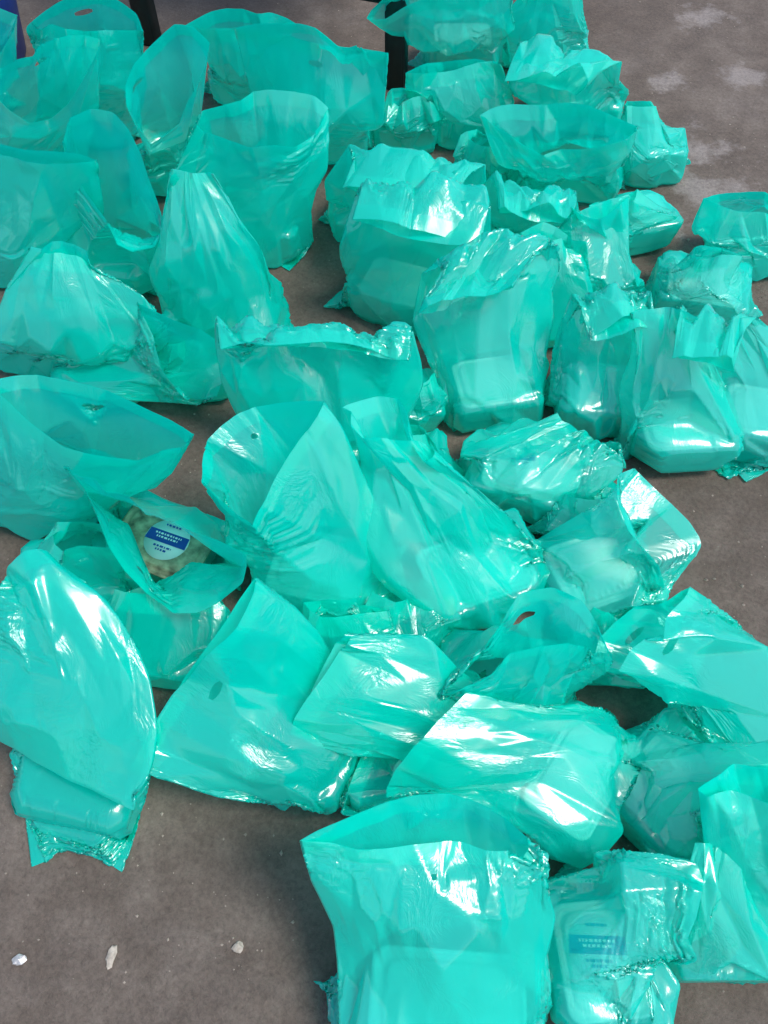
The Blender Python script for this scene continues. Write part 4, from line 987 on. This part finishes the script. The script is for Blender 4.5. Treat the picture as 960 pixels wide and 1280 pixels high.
def bag_mesh(name, i):
    _, _, nv, nu = P.shape
    W, Hh = Wd[i].max(), Hd[i]
    # die-cut handle slots in both sheets near the mouth: faces inside an oval are left out, its rim is pulled onto the oval
    uu = np.arange(nu) / nu * W
    vv = np.arange(nv) / (nv - 1) * Hh
    pos = P[:, i].copy()
    hole = np.zeros((nv - 1, nu), bool)
    if BAGS[i].get('slot'):
        for uc in [W * {'F': 0.25, 'B': 0.75}[s_] for s_ in BAGS[i]['slot']]:
            vc = Hh - 0.035; ra, rb = BAGS[i].get('cut', (0.020, 0.0055))
            e = np.sqrt(((uu[None, :] - uc) / ra)**2 + ((vv[:, None] - vc) / rb)**2)
            cu = (uu + W/nu/2)[None, :]; cv = (vv[:-1] + Hh/(nv-1)/2)[:, None]
            ec = np.sqrt(((cu - uc) / ra)**2 + ((cv - vc) / rb)**2)
            hl = ec < 1
            hole |= hl
            near = (np.abs(e - 1) < 0.32)
            near[1:] &= True
            gu = uu[None, :] + 0 * vv[:, None]; gv = vv[:, None] + 0 * uu[None, :]
            tu = uc + (gu - uc) / e; tv = vc + (gv - vc) / e
            fu = (tu / W * nu) % nu; fv = np.clip(tv / Hh * (nv - 1), 0, nv - 1.001)
            i0 = fu.astype(int) % nu; i1 = (i0 + 1) % nu; j0 = fv.astype(int)
            wu = fu - np.floor(fu); wv = fv - j0
            S = P[:, i]
            newp = (S[:, j0, i0]*(1-wu) + S[:, j0, i1]*wu)*(1-wv) + (S[:, j0+1, i0]*(1-wu) + S[:, j0+1, i1]*wu)*wv
            touch = np.zeros((nv, nu), bool)          # corners of left-out faces that lie by the rim
            for dj in (0, 1):
                for di in (0, 1):
                    touch[dj:nv-1+dj] |= np.roll(hl, di, 1)
            pos = np.where((touch & (e > 0.5))[None], newp, pos)
    V = pos.reshape(3, -1).T
    idx = np.arange(nv * nu).reshape(nv, nu)
    a = idx[:-1]; bq = np.roll(idx, -1, 1)[:-1]; c = np.roll(idx, -1, 1)[1:]; d = idx[1:]
    F = np.stack([a, bq, c, d], -1)[~hole]
    me = bpy.data.meshes.new(name)
    me.vertices.add(len(V)); me.vertices.foreach_set("co", V.astype(np.float32).ravel())
    nf = len(F)
    me.loops.add(nf * 4); me.loops.foreach_set("vertex_index", F.ravel().astype(np.int32))
    me.polygons.add(nf)
    me.polygons.foreach_set("loop_start", np.arange(0, nf*4, 4, dtype=np.int32))
    me.polygons.foreach_set("loop_total", np.full(nf, 4, np.int32))
    me.polygons.foreach_set("use_smooth", np.ones(nf, bool))
    uvl = me.uv_layers.new(name="UVMap")
    U = np.broadcast_to(uu[None, :], (nv, nu)); Vv = np.broadcast_to(vv[:, None], (nv, nu))
    ua = U[:-1]; ub = np.where(np.arange(nu) == nu-1, W, np.roll(uu, -1))[None, :].repeat(nv-1, 0)
    va = Vv[:-1]; vb = Vv[1:]
    UVs = np.stack([np.stack([ua, va], -1), np.stack([ub, va], -1), np.stack([ub, vb], -1), np.stack([ua, vb], -1)], 2)[~hole]
    off = np.array([i * 1.37 % 5, i * 0.71 % 5])
    uvl.data.foreach_set("uv", (UVs + off).astype(np.float32).ravel())
    me.update(calc_edges=True)
    me.validate()
    return me

def hem_mesh(name, i):
    """the top of the film is turned over and welded: a second layer just inside the mouth"""
    _, _, nv, nu = P.shape
    rows = max(3, int(round(0.026 / (Hd[i] / (nv - 1))))) + 1
    N = normals(P[:, i:i+1])[:, 0]
    S = P[:, i] - P[:, i].mean((1, 2))[:, None, None]
    sgn = np.sign((N * S).sum()) or 1.0
    Q = P[:, i][:, -rows:] - N[:, -rows:] * 0.0009 * sgn
    if BAGS[i].get('slot'):
        rows = min(rows, 5); Q = Q[:, -rows:]
    idx = np.arange(rows * nu).reshape(rows, nu)
    F = np.stack([idx[:-1], np.roll(idx, -1, 1)[:-1], np.roll(idx, -1, 1)[1:], idx[1:]], -1).reshape(-1, 4)
    me = bpy.data.meshes.new(name)
    me.from_pydata(Q.reshape(3, -1).T.tolist(), [], F.tolist())
    me.polygons.foreach_set("use_smooth", np.ones(len(F), bool))
    uvl = me.uv_layers.new(name="UVMap")
    U = np.arange(nu) / nu * Wd[i].max(); V = np.arange(rows) * Hd[i] / (nv - 1)
    co = np.stack(np.broadcast_arrays(U[None, :], V[:, None]), -1).reshape(-1, 2)
    uvl.data.foreach_set("uv", co[F.ravel()].astype(np.float32).ravel())
    return me

for i, b_ in enumerate(BAGS):
    mat = FILM_THIN if b_.get('thin') else FILM
    c = P[:, i].mean((1, 2))
    base = (float(c[0]), float(c[1]), 0.0)
    t = thing("plastic_bag", b_['label'], "plastic bag", base, 0.0, "green carrier bags heaped on the floor")
    for nm, me in (("body", bag_mesh("body", i)), ("hem", hem_mesh("hem", i))):
        o = link(nm, me, mat, t)
        o.location = (-base[0], -base[1], 0.0)

# ------------------------------------------------------------------ meal boxes inside the bags (those that show through)
def meal_box(box, label, sticker=None, food=False):
    x, y, z0, a, l, w, h = box
    l *= 0.86; w *= 0.84; h *= 0.94
    t = thing("meal_box", label, "food box", (x, y, z0 + 0.003), a, "white meal boxes inside the bags")
    c = min(l, w) * 0.16
    tub = loft([(l*0.84, w*0.82, c*0.8, 0), (l*0.88, w*0.86, c, 0.004), (l*0.97, w*0.96, c, h*0.80), (l*1.0, w*1.0, c, h*0.81), (l*1.0, w*1.0, c, h*0.86)], True, True)
    link("tub", mesh_of("tub", tub), TUB, t)
    lid = loft([(l*1.01, w*1.015, c, h*0.865), (l*1.01, w*1.015, c, h*0.93), (l*0.95, w*0.94, c, h*0.94), (l*0.93, w*0.915, c, h*0.90),
                (l*0.84, w*0.80, c, h*0.90), (l*0.82, w*0.78, c, h*0.99), (l*0.80, w*0.76, c, h*1.0)], True, True)
    lo = link("lid", mesh_of("lid", lid), FOODLID if food else LID, t)
    if sticker:
        sx, sy, r, turn = sticker
        s = link("sticker", mesh_of("sticker", disc(r, 0.0008)), STICK, t)
        s.location = (sx, sy, h*1.0 + 0.0006); s.rotation_euler = (0, 0, turn)
        bm = bmesh.new()
        vs = [(-0.97, -0.22), (0.97, -0.22), (0.93, 0.34), (-0.93, 0.34)]
        bm.faces.new([bm.verts.new((p * r, q * r, 0.0012)) for p, q in vs])
        link("printed_band", mesh_of("printed_band", bm, False), BLUE, s)
        bm = bmesh.new()
        rows = [(0.52, 0.30, STICK), (0.14, 0.62, None), (-0.02, 0.50, None), (-0.46, 0.42, 1), (-0.62, 0.25, 1), (0.62, 0.35, 1)]
        for q, wd, kind in rows:
            if kind is STICK: continue
            zz = 0.0018
            x0 = -wd
            while x0 < wd:
                ww = random.uniform(0.05, 0.16)
                bm.faces.new([bm.verts.new((p * r, s_ * r, zz)) for p, s_ in ((x0, q), (min(wd, x0+ww), q), (min(wd, x0+ww), q+0.09), (x0, q+0.09))])
                x0 += ww + 0.05
        me = mesh_of("printed_lines", bm, False)
        me.materials.append(STICK); me.materials.append(BLUE)
        for f in me.polygons:
            f.material_index = 0 if -0.22*r < f.center.y < 0.34*r else 1
        link("printed_lines", me, None, s)
    return t

def disc(r, hh):
    bm = bmesh.new()
    bmesh.ops.create_cone(bm, cap_ends=True, segments=40, radius1=r, radius2=r, depth=hh)
    return bm

FOODLID = FOOD
BY = {b_['tag']: b_ for b_ in BAGS}
for tag_, label, st, food in [
    ('AF', 'meal tray with round white and blue sticker, open to view in the spread bag', (0.008, 0.004, 0.034, 0.05), True),
    ('AT', 'white meal box with a round blue-banded sticker, inside the squat bag at the bottom', (-0.012, -0.004, 0.034, 1.45), False),
    ('AS', 'white meal box glowing through the front of the biggest bag', None, False),
    ('AR', 'pale square meal box filling the tight bag at the lower right', None, False),
    ('AQ', 'long white meal box under glare, between the square box and the centre', None, False),
    ('AI', 'meal box with a small blue mark, in the small low bag right of centre', (-0.02, 0.01, 0.020, 0.2), False),
    ('AJ', 'white meal box in the bag with the see-through corner', None, False),
    ('AH', 'white meal box under the shiny crinkled flank right of centre', None, False),
    ('AG', 'white meal box in the peaked bag in the middle', None, False),
    ('U', 'white meal box at the bottom of the tall silvery bag', None, False),
    ('AA', 'white meal box behind the front of the neck-tied bag at the right', None, False),
    ('AB', 'white meal box in the bag with the pointed corner at the right edge', None, False),
    ('Y', 'white meal box wrapped in the pale tight bag', None, False),
    ('Z', 'meal box at the bottom of the bag left of the neck-tied one', None, False),
    ('W', 'white meal box in the low bag with the narrow upright fold', None, False),
    ('R', 'meal box in the small tight bag beside the worn floor', None, False),
    ('T', 'pale meal box pressing through the bag with the crumpled top corner', None, False),
    ('M', 'white meal box showing through the bag at the top edge', None, False)]:
    if tag_ in BY and BY[tag_]['box']:
        meal_box(BY[tag_]['box'], label, st, food)

# ------------------------------------------------------------------ table at the back and blue bin
TL, TR = Vector((-0.566,2.066,0.000)), Vector((0.028,1.880,0.000))
dirv = (TR - TL); ln = dirv.length; ang = math.atan2(dirv.y, dirv.x)
tb = thing("steel_table", "dark painted steel table frame standing behind the heap at the top", "table", (TL.x, TL.y, 0), ang)
for lx in (0.0, ln):
    for ly in (0.0, 0.55):
        link("leg", mesh_of("leg", box_bm(lx-0.022, lx+0.022, ly-0.022, ly+0.022, 0, 0.74)), METAL, tb)
for ly in (0.0, 0.55):
    link("rail", mesh_of("rail", box_bm(0.0225, ln-0.0225, ly-0.015, ly+0.015, 0.185, 0.225)), METAL, tb)
link("table_top", mesh_of("table_top", box_bm(-0.08, ln+0.08, 0.06, 0.66, 0.742, 0.77)), METAL, tb)

bc = Vector((-0.986,1.987,0.000))
bn = thing("blue_bin", "blue plastic bin at the top left corner behind the bags", "bin", (bc.x, bc.y, 0))
def lathe(prof, seg=48):
    bm = bmesh.new(); prev = None
    for r, z in prof:
        ring = [bm.verts.new((r*math.cos(2*math.pi*k/seg), r*math.sin(2*math.pi*k/seg), z)) for k in range(seg)]
        if prev:
            for k in range(seg):
                bm.faces.new((prev[k], prev[(k+1) % seg], ring[(k+1) % seg], ring[k]))
        prev = ring
    return bm
link("bin_body", mesh_of("bin_body", lathe([(0.001, 0.005), (0.13, 0.005), (0.135, 0.01), (0.19, 0.40), (0.185, 0.40), (0.13, 0.015), (0.001, 0.012)])), BIN, bn)
link("bin_rim", mesh_of("bin_rim", lathe([(0.191, 0.375), (0.205, 0.38), (0.205, 0.405), (0.184, 0.405), (0.184, 0.402), (0.191, 0.398)])), BIN, bn)

# ------------------------------------------------------------------ scraps and grit on the floor
def pebble(r, flat, seed):
    rr = random.Random(seed)
    bm = bmesh.new()
    bmesh.ops.create_icosphere(bm, subdivisions=2, radius=1)
    for v in bm.verts:
        k = 1 + rr.uniform(-0.25, 0.25)
        v.co = Vector((v.co.x * r[0] * k, v.co.y * r[1] * k, v.co.z * flat * k + flat * 0.8))
    return bm
for nm, lab, cat, pos, r, fl, mat, rz in [
    ("foil_scrap", "small whitish crumpled scrap near the bottom left corner", "scrap", (-0.436,0.086,0.000), (0.0085, 0.006), 0.003, FOIL, 0.2),
    ("stone_chip", "beige flat chip, the longer one of two lying on the bottom left floor", "stone chip", (-0.327,0.090,0.000), (0.006, 0.012), 0.0025, STONE, -0.1),
    ("stone_chip", "beige chip nearest to the shadow of the biggest bag", "stone chip", (-0.176,0.099,0.000), (0.0065, 0.0065), 0.003, STONE, 0.5)]:
    o = link(nm, mesh_of(nm, pebble(r, fl, int(abs(rz)*100)), False), mat)
    o.location = (pos[0], pos[1], 0.0005); o.rotation_euler = (0, 0, rz)
    tag(o, lab, cat)
grains = []
GV, GF = [], []
for k in range(5200):
    x = rng.uniform(-1.1, 1.3); y = rng.uniform(0.05, 2.6)
    s = float(np.exp(rng.normal(-6.9, 0.5)))
    base = len(GV)
    q = rng.uniform(0.6, 1.4, 6) * s
    GV += [(x+q[0], y, s*.3), (x, y+q[1], s*.3), (x-q[2], y, s*.3), (x, y-q[3], s*.3), (x, y, q[4]*.9), (x, y, -0.0005)]
    a = base
    GF += [(a, a+1, a+4), (a+1, a+2, a+4), (a+2, a+3, a+4), (a+3, a, a+4), (a+1, a, a+5), (a+2, a+1, a+5), (a+3, a+2, a+5), (a, a+3, a+5)]
me = bpy.data.meshes.new("grit"); me.from_pydata(GV, [], GF)
g = link("grit", me, GRIT); g["kind"] = "stuff"
